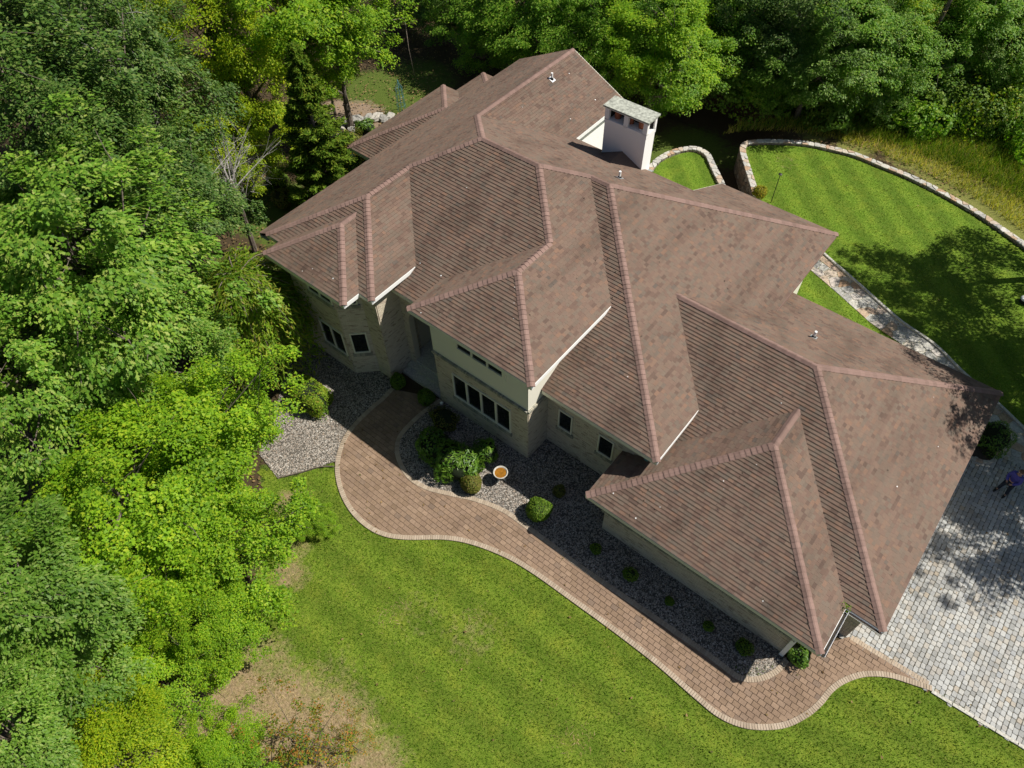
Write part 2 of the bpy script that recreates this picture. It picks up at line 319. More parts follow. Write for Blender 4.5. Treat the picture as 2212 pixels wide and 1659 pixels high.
# ------------------------------------------------ lawns
def lawnmat(name, ang, amp, period, stops, dryc=((.12, .085, .04), (.42, .31, .185))):
    global t
    mt, t, b = mat(name); P_ = pos(t); n1 = noise(t, 1.1, 6, .62, P_); n2 = noise(t, 9, 6, .8, P_); n3 = noise(t, 26, 4, .8, P_)
    g1 = ramp(t, stops, n2.outputs[0]).outputs[0]
    g1 = mul(t, g1, ramp(t, [(.3, (.76, .86, .7)), (.5, (1, 1, 1)), (.7, (1.28, 1.1, 1.1))], n1.outputs[0]).outputs[0]).outputs[2]
    g1 = mul(t, g1, ramp(t, [(.32, (.5, .55, .5)), (.68, (1.38, 1.32, 1.3))], n3.outputs[0]).outputs[0]).outputs[2]
    mp = N(t, 'ShaderNodeMapping'); mp.inputs['Rotation'].default_value = (0, 0, ang); t.links.new(P_, mp.inputs[0])
    wv = N(t, 'ShaderNodeTexWave'); wv.inputs['Scale'].default_value = 1/period*.314; wv.inputs['Distortion'].default_value = 1.4; wv.inputs['Detail'].default_value = 3; wv.inputs['Detail Scale'].default_value = .5; t.links.new(mp.outputs[0], wv.inputs[0])
    g1 = mul(t, g1, ramp(t, [(.25, (1-amp, 1-amp, 1-amp)), (.75, (1+amp, 1+amp*.8, 1+amp*.6))], wv.outputs[0]).outputs[0]).outputs[2]
    dry = ramp(t, [(.3, dryc[0]), (.7, dryc[1])], n2.outputs[0]).outputs[0]
    a = N(t, 'ShaderNodeAttribute'); a.attribute_name = 'dry'
    ad = N(t, 'ShaderNodeMath', operation='ADD'); t.links.new(a.outputs['Fac'], ad.inputs[0]); n4 = noise(t, 3.2, 6, .7, P_); t.links.new(n4.outputs[0], ad.inputs[1])
    r_ = N(t, 'ShaderNodeMapRange'); r_.inputs[1].default_value = .72; r_.inputs[2].default_value = 1.12; t.links.new(ad.outputs[0], r_.inputs[0])
    mx = t.nodes.new('ShaderNodeMix'); mx.data_type = 'RGBA'; t.links.new(r_.outputs[0], mx.inputs[0]); t.links.new(g1, mx.inputs[6]); t.links.new(dry, mx.inputs[7])
    t.links.new(mx.outputs[2], b.inputs['Base Color']); b.inputs['Roughness'].default_value = .9; b.inputs['Specular IOR Level'].default_value = .12; bump(t, b, n2.outputs[0], .9, .05); return mt
GS = [(.25, (.062, .106, .010)), (.43, (.102, .164, .015)), (.57, (.145, .206, .024)), (.7, (.19, .230, .042)), (.82, (.26, .26, .08))]
M['lawn'] = lawnmat('lawn', R(86), .12, 1.6, GS); M['lawnb'] = lawnmat('mown_lawn', R(-46), .15, 1.7, [(a_, (c_[0]*.95, c_[1]*1.05, c_[2])) for a_, c_ in GS])
def lawn(poly, z, material, dryspec, label, step=.3):
    P = np.array(poly); x_ = np.arange(P[:, 0].min(), P[:, 0].max()+step, step); y_ = np.arange(P[:, 1].min(), P[:, 1].max()+step, step)
    XX, YY = np.meshgrid(x_, y_); cx = np.stack([(XX[:-1, :-1]+step/2).ravel(), (YY[:-1, :-1]+step/2).ravel()], 1)
    me, us = gridmesh('lawn', np.stack([XX.ravel(), YY.ravel(), np.full(XX.size, z)], 1), len(x_), len(y_), inpoly(cx, poly))
    attr(me, 'dry', blob(np.stack([XX.ravel(), YY.ravel()], 1)[us], dryspec)); return tag(obj('lawn', me, material), label, kind='structure')
DRYF = [(430,1520,1.6,.62), (520,1500,1.6,.62), (600,1540,1.9,.66), (700,1590,2.0,.66), (800,1668,1.5,.55), (570,1430,1.3,.48), (520,1400,1.1,.5), (625,1240,.9,.5), (632,1085,.8,.62), (640,1180,.8,.42), (740,1540,1.3,.3), (1020,1370,1.3,.3), (900,1330,1.6,.22), (1100,1560,2.5,.12), (1300,1560,2,.12), (450,1620,2.4,.75), (640,1650,2.4,.75), (720,1460,1.4,.3)]
lf = lawn(LAWNF, .004, M['lawn'], DRYF, 'front lawn with dry straw patches')
lb = lawn(LAWNB, .012, M['lawnb'], [(1700,350,1.5,.2)], 'striped back lawn inside the curved stone wall', .2)
ls = lawn(LAWNS, .012, M['lawnb'], [], 'small lawn inside the narrow stone arc', .15)
# grass blades
def scatter(poly, dens, seed):
    r_ = np.random.default_rng(seed); P = np.array(poly); lo, hi = P.min(0), P.max(0); n = int(dens*np.prod(hi-lo)); q = r_.uniform(lo, hi, (n, 2)); return q[inpoly(q, poly)]
def visible(q, z=0., mrg=60):
    d = np.c_[q, np.full(len(q), z)]-CAM; zz = d@_f; x = 1106+FPX*(d@_r)/zz; y = 829.5-FPX*(d@_u)/zz
    return (x > -mrg) & (x < 2212+mrg) & (y > -mrg) & (y < 1659+mrg)
def blades(q, z, h, wd, matr, parent, name='grass_blades', seed=1, lean=.6):
    r_ = np.random.default_rng(seed); n = len(q); a = r_.uniform(0, 6.283, n); hh = h*r_.uniform(.5, 1.3, n); ww = wd*r_.uniform(.6, 1.4, n); ln = r_.normal(0, lean, (n, 2))*hh[:, None]
    V = np.zeros((n, 3, 3)); V[:, 0, :2] = q+np.stack([np.cos(a), np.sin(a)], 1)*ww[:, None]; V[:, 1, :2] = q-np.stack([np.cos(a), np.sin(a)], 1)*ww[:, None]
    V[:, 2, :2] = q+ln; V[:, 0, 2] = V[:, 1, 2] = z-.005; V[:, 2, 2] = z+hh
    return tag(obj(name, polymesh(name, V), matr, parent), kind='stuff')
def polymesh(name, V, smooth=False):
    "V: (n faces, k verts, 3) loose polygons"
    n, k, _ = V.shape; me = bpy.data.meshes.new(name); me.vertices.add(n*k); me.vertices.foreach_set('co', V.astype(np.float32).ravel())
    me.loops.add(n*k); me.loops.foreach_set('vertex_index', np.arange(n*k, dtype=np.int32)); me.polygons.add(n)
    me.polygons.foreach_set('loop_start', np.arange(0, n*k, k, dtype=np.int32)); me.polygons.foreach_set('loop_total', np.full(n, k, np.int32))
    if smooth: me.polygons.foreach_set('use_smooth', np.ones(n, bool))
    me.update(calc_edges=True); return me
M['blade'] = leafmat('grass_blade', [(0, (.06, .13, .008)), (.4, (.10, .19, .012)), (.7, (.145, .23, .02)), (.9, (.21, .25, .045)), (1, (.33, .29, .12))], .15, .3, .7)
M['meadow'] = leafmat('meadow_blade', [(0, (.16, .22, .03)), (.35, (.30, .32, .05)), (.7, (.44, .38, .09)), (1, (.55, .45, .2))], .1, .4, .8)
M['straw'] = leafmat('straw', [(0, (.24, .18, .08)), (.5, (.38, .30, .15)), (.8, (.46, .36, .22)), (1, (.16, .17, .05))], .1, .2, .8)
q = scatter(LAWNF, 330, 5); q = q[visible(q) & ~inpoly(q, WALK)]
dr = blob(q, DRYF)+lump(q[:, 0], q[:, 1], .5, 9)*.5; r_ = rng.uniform(0, 1, len(q)); isdry = dr > .45+.3*(r_-.5)
blades(q[~isdry], .004, .075, .014, M['blade'], lf); blades(q[isdry & (r_ < .6)], .004, .05, .012, M['straw'], lf, 'dry_straw', lean=1.6)
q = scatter(LAWNB, 200, 6); q = q[visible(q)]; blades(q, .012, .06, .014, M['blade'], lb, seed=2)
q = scatter(LAWNS, 130, 7); q = q[visible(q)]; blades(q, .012, .05, .013, M['blade'], ls, seed=3)
mq = scatter(atl([(1560,290),(1620,283),(1700,284),(1800,300),(1900,332),(2000,372),(2100,425),(2212,500),(2280,540),(2280,380),(2120,300),(1950,260),(1750,250),(1600,262)]), 130, 8)
tallg = blades(mq[visible(mq)], -.02, .4, .018, M['meadow'], None, 'tall_meadow_grass', 4, .5); tag(tallg, 'tall yellow meadow grass outside the curved wall', 'grass')
mg = scatter(atl([(1560,285),(1700,275),(1850,295),(1950,320),(2100,380),(2270,470),(2270,330),(2100,270),(1800,250)]), 130, 12)
tg2 = blades(mg[visible(mg)], -.02, .6, .022, M['blade'], None, 'tall_meadow_grass', 5, .45); tag(tg2, 'tall green weeds among the yellow meadow grass', 'weeds')
# leaf litter on the forest floor
M['litterleaf'] = leafmat('fallen_leaf', [(0, (.10, .06, .03)), (.4, (.20, .13, .07)), (.7, (.30, .2, .11)), (1, (.08, .09, .03))], .1, .1, .9)
q = rng.uniform((-34, -8), (10, 48), (30000, 2)); q = q[visible(q) & ~inpoly(q, LAWNB) & ~inpoly(q, LAWNF) & ~inpoly(q, LOW) & ~inpoly(q, LAWNS)]
q = q[~((q[:, 0] > -13.2) & (q[:, 1] > 10) & (q[:, 1] < 30) & (q[:, 0] < 16)) & ~inpoly(q, BEDL) & ~inpoly(q, BEDF) & ~inpoly(q, WALK)]
V = np.zeros((len(q), 4, 3)); a = rng.uniform(0, 6.28, len(q)); s_ = rng.uniform(.05, .1, len(q))
for k in range(4):
    V[:, k, 0] = q[:, 0]+s_*np.cos(a+1.57*k)*(1 if k % 2 else .6); V[:, k, 1] = q[:, 1]+s_*np.sin(a+1.57*k)*(1 if k % 2 else .6); V[:, k, 2] = .03+rng.uniform(0, .04, len(q))
tag(obj('fallen_leaves', polymesh('fallen_leaves', V), M['litterleaf'], ground), kind='stuff')

# ------------------------------------------------ paved walk
def sheet(name, poly, z, matr, thick=.0):
    if parea(poly) < 0: poly = poly[::-1]
    return obj(name, MB().add([(x, y, z) for x, y in poly], [tuple(range(len(poly)))]).mesh(name), matr)
import mathutils
def trisheet(name, poly, z, matr):
    tr = mathutils.geometry.tessellate_polygon([[Vector((x, y, 0)) for x, y in poly]]); mb = MB(); f = []
    for a_, b_, c_ in tr:
        p_, q_, r2 = poly[a_], poly[b_], poly[c_]
        f.append((a_, b_, c_) if (q_[0]-p_[0])*(r2[1]-p_[1])-(q_[1]-p_[1])*(r2[0]-p_[0]) > 0 else (a_, c_, b_))
    return mb.add([(x, y, z) for x, y in poly], f).build(name, matr)
walk = tag(trisheet('walkway', WALK, .016, M['joint']), 'curved tan paver walkway from the front steps to the driveway', kind='structure')
def score(c, n=(0, 0, 1)):
    d = np.array(c)-CAM; L = np.linalg.norm(d); return max(0, -float(np.dot(d/L, n)))/L**2
def inframe(c, mrg=-5):
    d = np.array(c)-CAM; z = d@_f; x = 1106+FPX*(d@_r)/z; y = 829.5-FPX*(d@_u)/z; return -mrg < x < 2212+mrg and -mrg < y < 1659+mrg
def pieces(name, items, matj, mato, parent, limit=300):
    """items: list of (score, MB-verts, faces, shared?) ; shared = (mesh key, MB, 4x4 matrix) when the piece is a whole standard one"""
    std = [i for i, it in enumerate(items) if it[2] is not None and it[3]]
    std.sort(key=lambda i: -items[i][0]); chosen = set(std[:limit]); cache = {}; rest = MB()
    for i, (sc, (v, f), shared, ok) in enumerate(items):
        if i in chosen:
            key, mb, mtx = shared
            if key not in cache: cache[key] = mb.mesh(name); cache[key].materials.append(mato)
            o = bpy.data.objects.new(name, cache[key]); COL.objects.link(o); o.parent = parent; o.matrix_local = mtx
        else: rest.add(v, f)
    if rest.v: tag(rest.build(name+'_field', matj, parent), kind='stuff')
PU, PVv = .27, .2; items = []
pm = MB().prism([(-PU/2+.007, -PVv/2+.006), (PU/2-.007, -PVv/2+.006), (PU/2-.007, PVv/2-.006), (-PU/2+.007, PVv/2-.006)], -.03, .03, .006, .005)
PA = np.array(PAVE); lo, hi = PA.min(0), PA.max(0); ang = R(2.0)
for j in range(int((hi[1]-lo[1])/PVv)+2):
    for i in range(int((hi[0]-lo[0])/PU)+3):
        cx, cy = lo[0]+(i-.5*(j % 2))*PU, lo[1]+j*PVv
        cs = [(cx-PU/2, cy-PVv/2), (cx+PU/2, cy-PVv/2), (cx+PU/2, cy+PVv/2), (cx-PU/2, cy+PVv/2)]
        k = inpoly(cs, PAVE).sum()
        if k == 4:
            zz = .012+random.uniform(-.002, .002); mtx = Matrix.Translation((cx, cy, zz))
            v = [(q[0]+cx, q[1]+cy, q[2]+zz) for q in pm.v]; items.append((score((cx, cy, .04)), (v, pm.f), ('p', pm, mtx), inframe((cx, cy, 0))))
        elif k > 0:
            pl = clip_rect(PAVE, cx-PU/2+.004, cx+PU/2-.004, cy-PVv/2+.004, cy+PVv/2-.004)
            if pl and abs(parea(pl)) > .002: mb = MB().prism(pl, -.02, .04); items.append((0, (mb.v, mb.f), None, False))
pieces('paver', items, M['paver'], M['paver_obj'], walk)
def kerb(curve, side, w_=.2, L=.095, h=.06):
    out = []; c = offset(curve, side*w_/2); s = np.r_[0, np.cumsum(np.linalg.norm(np.diff(c, axis=0), axis=1))]; n = int(s[-1]/L)
    km = MB().prism([(-L/2+.004, -w_/2), (L/2-.004, -w_/2), (L/2-.004, w_/2), (-L/2+.004, w_/2)], -.06, h, .008, .008)
    for k in range(n):
        q = (k+.5)*s[-1]/n; p_ = np.array([np.interp(q, s, c[:, 0]), np.interp(q, s, c[:, 1])]); p2 = np.array([np.interp(q+.05, s, c[:, 0]), np.interp(q+.05, s, c[:, 1])]); p1 = np.array([np.interp(q-.05, s, c[:, 0]), np.interp(q-.05, s, c[:, 1])])
        d = p2-p1; a_ = math.atan2(d[1], d[0])+random.uniform(-.015, .015); mtx = Matrix.Translation((*p_, random.uniform(-.003, .003))) @ Matrix.Rotation(a_, 4, 'Z')
        out.append((score((*p_, 0)), ([tuple(mtx @ Vector(v)) for v in km.v], km.f), ('k', km, mtx), inframe((*p_, 0))))
    return out
pieces('kerb_brick', kerb(wo, 1)+kerb(wi, 1)+kerb(catmull([DA+(.05, -.1), DB+(-.15, .02)], .1), 1, .2, .1, .045), M['kerb'], M['kerb_obj'], walk)
# ------------------------------------------------ cobbled driveway
drive = tag(trisheet('driveway', DRIVE, .012, M['cobjoint']), 'pale cobblestone driveway beside the garage', kind='structure')
items = []; cw, cl = .17, .235
variants = []
for k in range(6):
    rr = random.Random(k); pts_ = []
    for x, y in [(-.5,-.36),(-.34,-.5),(.34,-.5),(.5,-.36),(.5,.36),(.34,.5),(-.34,.5),(-.5,.36)]: pts_.append((x*(cw-.010)+rr.uniform(-.008, .006), y*(cl-.010)+rr.uniform(-.01, .008)))
    variants.append(MB().prism(pts_, -.03,   .032+rr.uniform(-.004, .006), .018, .009))
DP = np.array(DRIVE); lo, hi = DP.min(0), DP.max(0)
for i in range(int((hi[0]-lo[0])/cw)+1):
    off = random.uniform(0, cl)
    y = lo[1]+off-cl
    while y < hi[1]:
        k = random.randrange(6); sc = random.uniform(.75, 1.08); y += cl*sc/2; cx = lo[0]+(i+.5)*cw
        cs = [(cx-cw*.45, y-cl*.45*sc), (cx+cw*.45, y-cl*.45*sc), (cx+cw*.45, y+cl*.45*sc), (cx-cw*.45, y+cl*.45*sc)]
        n_in = inpoly(cs, DRIVE).sum()
        if n_in >= 2 and inframe((cx, y, 0), 150):
            mtx = Matrix.Translation((cx+random.uniform(-.005, .005), y, random.uniform(-.004, .004))) @ Matrix.Rotation(random.uniform(-.05, .05), 4, 'Z') @ Matrix.Diagonal((random.uniform(.93, 1.02), sc, 1, 1))
            items.append((score((cx, y, 0)), ([tuple(mtx @ Vector(v)) for v in variants[k].v], variants[k].f), (k, variants[k], mtx), inframe((cx, y, 0))))
        y += cl*sc/2
pieces('cobble', items, M['cobble'], M['cobble_obj'], drive)
edge = MB(); n_ = 14
for k in range(n_):
    a_ = DB+(DD-DB)*(k+.02)/n_; b_ = DB+(DD-DB)*(k+.98)/n_; d = (b_-a_)/2; nrm = np.array([d[1], -d[0]]); nrm = nrm/np.linalg.norm(nrm)*.06
    MB_ = MB().obox((*(a_+d+nrm), .02), (*d, 0), (*nrm, 0), (0, 0, .035)); MB_.build('edging_stone', M['concrete'], drive)
# ------------------------------------------------ flagstones (voronoi cells)
def voronoi(pts_, bound):
    cells = []; P = np.array(pts_)
    for i, p_ in enumerate(P):
        d = np.linalg.norm(P-p_, axis=1); order = np.argsort(d)[1:18]; c = list(bound)
        for j in order:
            q_ = P[j]; m_ = (p_+q_)/2; n_ = q_-p_; L = np.linalg.norm(n_); n_ = n_/L
            c = clip_half(c, n_[0], n_[1], float(n_@m_)-.014)
            if len(c) < 3: break
        cells.append(c)
    return cells
def poisson(poly, dmin, seed):
    r_ = np.random.default_rng(seed); P = np.array(poly); lo, hi = P.min(0), P.max(0); out = []
    q = r_.uniform(lo, hi, (int(np.prod(hi-lo)/dmin**2*12), 2)); q = q[inpoly(q, poly)]; dm = dmin*r_.uniform(.75, 1.35, len(q))
    for k, p_ in enumerate(q):
        if all((p_[0]-o[0])**2+(p_[1]-o[1])**2 > dm[k]**2 for o in out): out.append(p_)
    return out
def chamfer(c, r_=.2):
    o = []; n = len(c)
    for i in range(n):
        p_, q_, s_ = np.array(c[i-1]), np.array(c[i]), np.array(c[(i+1) % n])
        o.append(tuple(q_+(p_-q_)*r_)); o.append(tuple(q_+(s_-q_)*r_))
    return o
R_EDGE = atl([(x*F2, y*F2) for x, y in [(2370,670),(2468,765),(2570,854),(2694,964),(2800,1038),(2881,1118),(2990,1216),(3072,1295),(3200,1420)]])
L_EDGE = atl([(x*F2, y*F2) for x, y in [(2340,720),(2436,815),(2516,884),(2610,969),(2745,1062),(2830,1140)]])
PATH = R_EDGE+[(19, 24.3), (16.7, 24.3), (16.4, 25.2)]+L_EDGE[::-1]
path = tag(trisheet('flagstone_path', PATH, .018, M['mortar']), 'irregular flagstone path along the back of the garage', kind='structure')
items = []
for c in voronoi(poisson(PATH, .42, 3), [(-5, 15), (30, 15), (30, 45), (-5, 45)]):
    if len(c) < 3: continue
    cc = list(PATH)
    if not inpoly(c, PATH).all():
        nn = len(c); cc = list(PATH)
        if parea(c) < 0: c = c[::-1]
        for i in range(nn):
            a_, b_ = c[i], c[(i+1) % nn]; nx_, ny_ = b_[1]-a_[1], -(b_[0]-a_[0]); cc = clip_half(cc, nx_, ny_, nx_*a_[0]+ny_*a_[1])
            if len(cc) < 3: break
        if len(cc) < 3 or abs(parea(cc)) < .01: continue
    else: cc = chamfer(c)
    MB().prism(cc, 0, .035+random.uniform(0, .008), .015, .008).build('flagstone', M['flag_obj'], path)
re_ = catmull(R_EDGE, .5)
for k in range(len(re_)-1):
    a_, b_ = re_[k], re_[k+1]; d = (b_-a_)/2*.98; n_ = np.array([-d[1], d[0]]); n_ = n_/np.linalg.norm(n_)*.06
    MB().obox((*(a_+d+n_), .05), (*d, 0), (*n_, 0), (0, 0, .07)).build('edging_stone', M['concrete'], path)
# ------------------------------------------------ dry-stone walls
def stone_wall(curve, width, ztop, zl, zr, label, seed):
    "zl / zr: foot height on the left / right of the curve"
    r_ = np.random.default_rng(seed); root = empty('stone_wall', (*curve[0], 0)); tag(root, label, 'wall', kind=None)
    L = offset(curve, width/2-.06); Rr = offset(curve, -width/2+.06); s = np.r_[0, np.cumsum(np.linalg.norm(np.diff(curve, axis=0), axis=1))]
    n = len(curve); z0 = min(zl, zr)-.1; core = MB(); o0 = np.array([*curve[0], 0])
    v = [(*q, z0) for q in L]+[(*q, z0) for q in Rr]+[(*q, ztop-.03) for q in L]+[(*q, ztop-.03) for q in Rr]
    f = [(i+1, i, 2*n+i, 2*n+i+1) for i in range(n-1)]+[(n+i, n+i+1, 3*n+i+1, 3*n+i) for i in range(n-1)]+[(2*n+i, 3*n+i, 3*n+i+1, 2*n+i+1) for i in range(n-1)]
    f += [(0, n, 3*n, 2*n), (n-1, 3*n-1, 4*n-1, 2*n-1)]
    core.add([np.array(q)-o0 for q in v], f).build('core', M['mortar'], root)
    def W(ss, tt): # along, across
        p_ = np.array([np.interp(ss, s, curve[:, 0]), np.interp(ss, s, curve[:, 1])]); e = .08
        d = np.array([np.interp(ss+e, s, curve[:, 0])-np.interp(ss-e, s, curve[:, 0]), np.interp(ss+e, s, curve[:, 1])-np.interp(ss-e, s, curve[:, 1])]); d /= np.linalg.norm(d); return p_+tt*np.array([-d[1], d[0]])
    box_ = [(0, -width/2), (s[-1], -width/2), (s[-1], width/2), (0, width/2)]
    for c in voronoi(poisson(box_, .30, seed), box_):
        if len(c) < 3: continue
        c = chamfer(c, .16); zz = ztop+r_.uniform(-.012, .015); q = [W(x, y)-curve[0] for x, y in c]
        MB().prism([tuple(x) for x in q], ztop-.06, zz, .015, .01).build('capstone', M['flag_obj'], root)
    stones = MB()
    for sd_, zf in ((1, zl), (-1, zr)):
        bx = [(0, zf), (s[-1], zf), (s[-1], ztop-.06), (0, ztop-.06)]
        for c in voronoi(poisson(bx, .22, seed+5), bx):
            if len(c) < 3: continue
            c = chamfer(c, .15); cx = sum(x for x, _ in c)/len(c); cy = sum(y for _, y in c)/len(c); pr = r_.uniform(.0, .03); nn = len(c)
            v = [(*(W(x, sd_*(width/2-.07))-curve[0]), y) for x, y in c]+[(*(W(cx+(x-cx)*.9, sd_*(width/2-.02+pr))-curve[0]), cy+(y-cy)*.9) for x, y in c]
            ff = [(i, (i+1) % nn, nn+(i+1) % nn, nn+i) for i in range(nn)]+[tuple(range(nn, 2*nn))]
            if sd_ > 0: ff = [t_[::-1] for t_ in ff]
            stones.add(v, ff)
    tag(stones.build('face_stones', M['wallstone'], root), kind='stuff'); return root
stone_wall(wall_big, .38, ZW, -1.5, .0, 'long curved dry stone wall capped with pale flagstones round the back lawn', 11)
stone_wall(wall_small, .38, .2, -1.5, .0, 'narrow U shaped stone wall round the small lawn by the chimney', 12)
# ------------------------------------------------ pebble beds
def pebbles(poly, name, label, dens, seed):
    o = tag(trisheet(name, poly, .02, M['pebblebase']), label, kind='structure'); q = scatter(poly, dens, seed); q = q[visible(q, 0, 30)]
    r_ = np.random.default_rng(seed); n = len(q); base = np.array([(1, 0, 0), (.5, .8, 0), (-.5, .85, 0), (-1, 0, 0), (-.5, -.8, 0), (.5, -.85, 0), (.25, .1, .7), (-.3, -.05, .65)])
    F = [(0, 1, 6), (1, 2, 6), (2, 7, 6), (2, 3, 7), (3, 4, 7), (4, 5, 7), (5, 6, 7), (5, 0, 6)]
    a = r_.uniform(0, 6.283, n); s1 = r_.uniform(.02, .042, n); s2 = s1*r_.uniform(.55, .95, n); sz = s1*r_.uniform(.5, .9, n)
    V = np.zeros((n, 8, 3)); ca, sa = np.cos(a), np.sin(a)
    for k in range(8):
        lx, ly = base[k, 0]*s1, base[k, 1]*s2; V[:, k, 0] = q[:, 0]+ca*lx-sa*ly; V[:, k, 1] = q[:, 1]+sa*lx+ca*ly; V[:, k, 2] = .022+base[k, 2]*sz+r_.uniform(0, .012, n)
    me = bpy.data.meshes.new('pebbles'); me.vertices.add(n*8); me.vertices.foreach_set('co', V.astype(np.float32).ravel())
    fi = (np.array(F)[None]+8*np.arange(n)[:, None, None]).reshape(-1, 3).astype(np.int32); k = len(fi)
    me.loops.add(k*3); me.loops.foreach_set('vertex_index', fi.ravel()); me.polygons.add(k); me.polygons.foreach_set('loop_start', np.arange(0, 3*k, 3, dtype=np.int32)); me.polygons.foreach_set('loop_total', np.full(k, 3, np.int32)); me.update(calc_edges=True)
    tag(obj('pebbles', me, M['pebble'], o), kind='stuff'); return o
bl = pebbles(BEDL, 'pebble_bed', 'pebble bed between the brick bay and the walkway', 560, 21)
pebbles(BEDF, 'pebble_bed', 'long pebble bed under the front windows', 560, 22)
edge = catmull([WO[5]+np.array((-.05, -.02)), *atl([(690,1010),(650,1022),(600,1034)])], .3)
mb = MB()
for k in range(len(edge)-1):
    d = (edge[k+1]-edge[k])/2; n_ = np.array([-d[1], d[0]]); n_ = n_/np.linalg.norm(n_)*.02; mb.obox((*(edge[k]+d), .04), (*d, 0), (*n_, 0), (0, 0, .05))
mb.build('bed_edging', M['bark'], bl)
BEDR = [(14.7, 23.35), (16.3, 23.5), (16.55, 24.3), (16.3, 25.6), (15.6, 25.7), (14.7, 25.2)]
tag(trisheet('planting_bed', BEDR, .03, M['joint']), 'small planting bed at the garage corner', kind='structure')
ke = catmull([(14.75, 23.35), (15.6, 23.35), (16.3, 23.55), (16.5, 23.95), (16.5, 24.7)], .28)
for k in range(len(ke)-1):
    d = (ke[k+1]-ke[k])/2*.97; n_ = np.array([-d[1], d[0]]); n_ = n_/np.linalg.norm(n_)*.07; MB().obox((*(ke[k]+d), .06), (*d, 0), (*n_, 0), (0, 0, .07)).build('edging_stone', M['flag_obj'], path)

q = np.r_[scatter(LAWNF, .3, 31), scatter(WALK, .8, 32), scatter(LAWNB, .15, 33), scatter(DRIVE, .6, 34)]; q = q[visible(q)]
V = np.zeros((len(q), 4, 3)); a = rng.uniform(0, 6.28, len(q)); s_ = rng.uniform(.03, .07, len(q))
for k in range(4):
    V[:, k, 0] = q[:, 0]+s_*np.cos(a+1.57*k)*(1 if k % 2 else .55); V[:, k, 1] = q[:, 1]+s_*np.sin(a+1.57*k)*(1 if k % 2 else .55); V[:, k, 2] = .07+rng.uniform(0, .02, len(q))
tag(obj('stray_leaves', polymesh('stray_leaves', V), M['litterleaf'], ground), kind='stuff')

# ================================================================== HOUSE
S = .487
ori = dict(Ff='f', L='l', Bk='b', RF='r', Mf='f', Mr='r', Kr='r', Wr='r', Wf='f', W2f='f', W2r='r', W2l='l', Fl='l', Fv='f', Gf='f', Gb='b', Gr='r', G2l='l', G2f='f', G2r='r', Bl='l', Bf='f', Bb='b', Cf='f', Cb='b', Cl='l')
pp = dict(Ff=.524, L=-25.589, Bk=36.742, RF=13.703, Mf=3.659, Mr=14.67, Kr=5.291, Wr=5.98, Wf=-2.076, W2f=-2.935, W2r=5.258, W2l=-24.729, Fl=-17.632, Fv=-1.503, Gf=6.689, Gb=30.478, Gr=20.731, G2l=-1.167, G2f=4.701, G2r=19.408, Bl=-25.206, Bf=12.738, Bb=34.204, Cf=18.0, Cb=36.6, Cl=-24.0)
zF, zW, zM, zG, zB, zK, zE, zL, zBk = 6.1, 6.09, 4.2, 2.717, 3.3, 5.85, 5.5, 5.77, 5.95
def row(n):
    q = pp[n]; return {'f': ([0, -S, 1], -S*q), 'b': ([0, S, 1], S*q), 'l': ([-S, 0, 1], -S*q), 'r': ([S, 0, 1], S*q)}[ori[n]]
def V3(*pl, **kw):
    A_, B_ = [], []
    for n in pl: a_, b_ = row(n); A_.append(a_); B_.append(b_)
    for k, val in kw.items(): A_.append({'u': [1, 0, 0], 'v': [0, 1, 0], 'z': [0, 0, 1]}[k]); B_.append(val)
    return np.linalg.solve(np.array(A_, float), np.array(B_, float))
vk = 29.06
a, b_, c_, d_ = V3('Ff','L','Bk'), V3('Ff','RF','Bk'), V3('Ff','RF','Fl'), V3('RF','Fl','Fv')
e_, f_, a2, k_ = V3('RF','Bk','Mf'), V3('Mf','Bk','Mr'), V3('L','Bk','Kr'), V3('L','Kr', v=vk)
g_, h_ = V3('L','Ff','Wr'), V3('L','Wr','Wf'); vb = V3('Wr','Ff', z=zW); uW = vb[0]
kl, kr = V3('L', z=zL, v=vk), V3('Kr', z=zK, v=vk); vb3 = V3('Kr','Bk', z=zK)
wR, wL = V3('Wr','Wf', z=zW), V3('L','Wf', z=zW)
n1, w2p = V3('Wf','W2l','W2r'), V3('W2f','W2l','W2r'); w2R, w2L = V3('W2f','W2r', z=zW), V3('W2f','W2l', z=zW); VL, VR = V3('Wf','W2l', z=zW), V3('Wf','W2r', z=zW)
fL, fR, vb2, vf = V3('Fl','Fv', z=zF), V3('RF','Fv', z=zF), V3('RF','Mf', z=zF), V3('Fl','Ff', z=zF)
mC, mB_, mv1, mv2, s0 = V3('Mf','Mr', z=zM), V3('Mr','Bk', z=zM), V3('Mr','Gf', z=zM), V3('Mr','Gb', z=zM), V3('Mr','Gf','Gb')
gpk, gC, gB = V3('Gf','Gb','Gr'), V3('Gf','Gr', z=zG), V3('Gb','Gr', z=zG)
m1, g2p, g2L, g2R, g2v = V3('G2l','G2r','Gf'), V3('G2l','G2f','G2r'), V3('G2l','G2f', z=zG), V3('G2f','G2r', z=zG), V3('G2r','Gf', z=zG)
bp_, bLc, bLb = V3('Bl','Bf','Bb'), V3('Bl','Bf', z=zB), V3('Bl','Bb', z=zB)
UR = -.05   # rake of the deep rear slope
uBk = vb3[0]
def on(pl, **kw): return V3(pl, **kw)
ub = -12.9
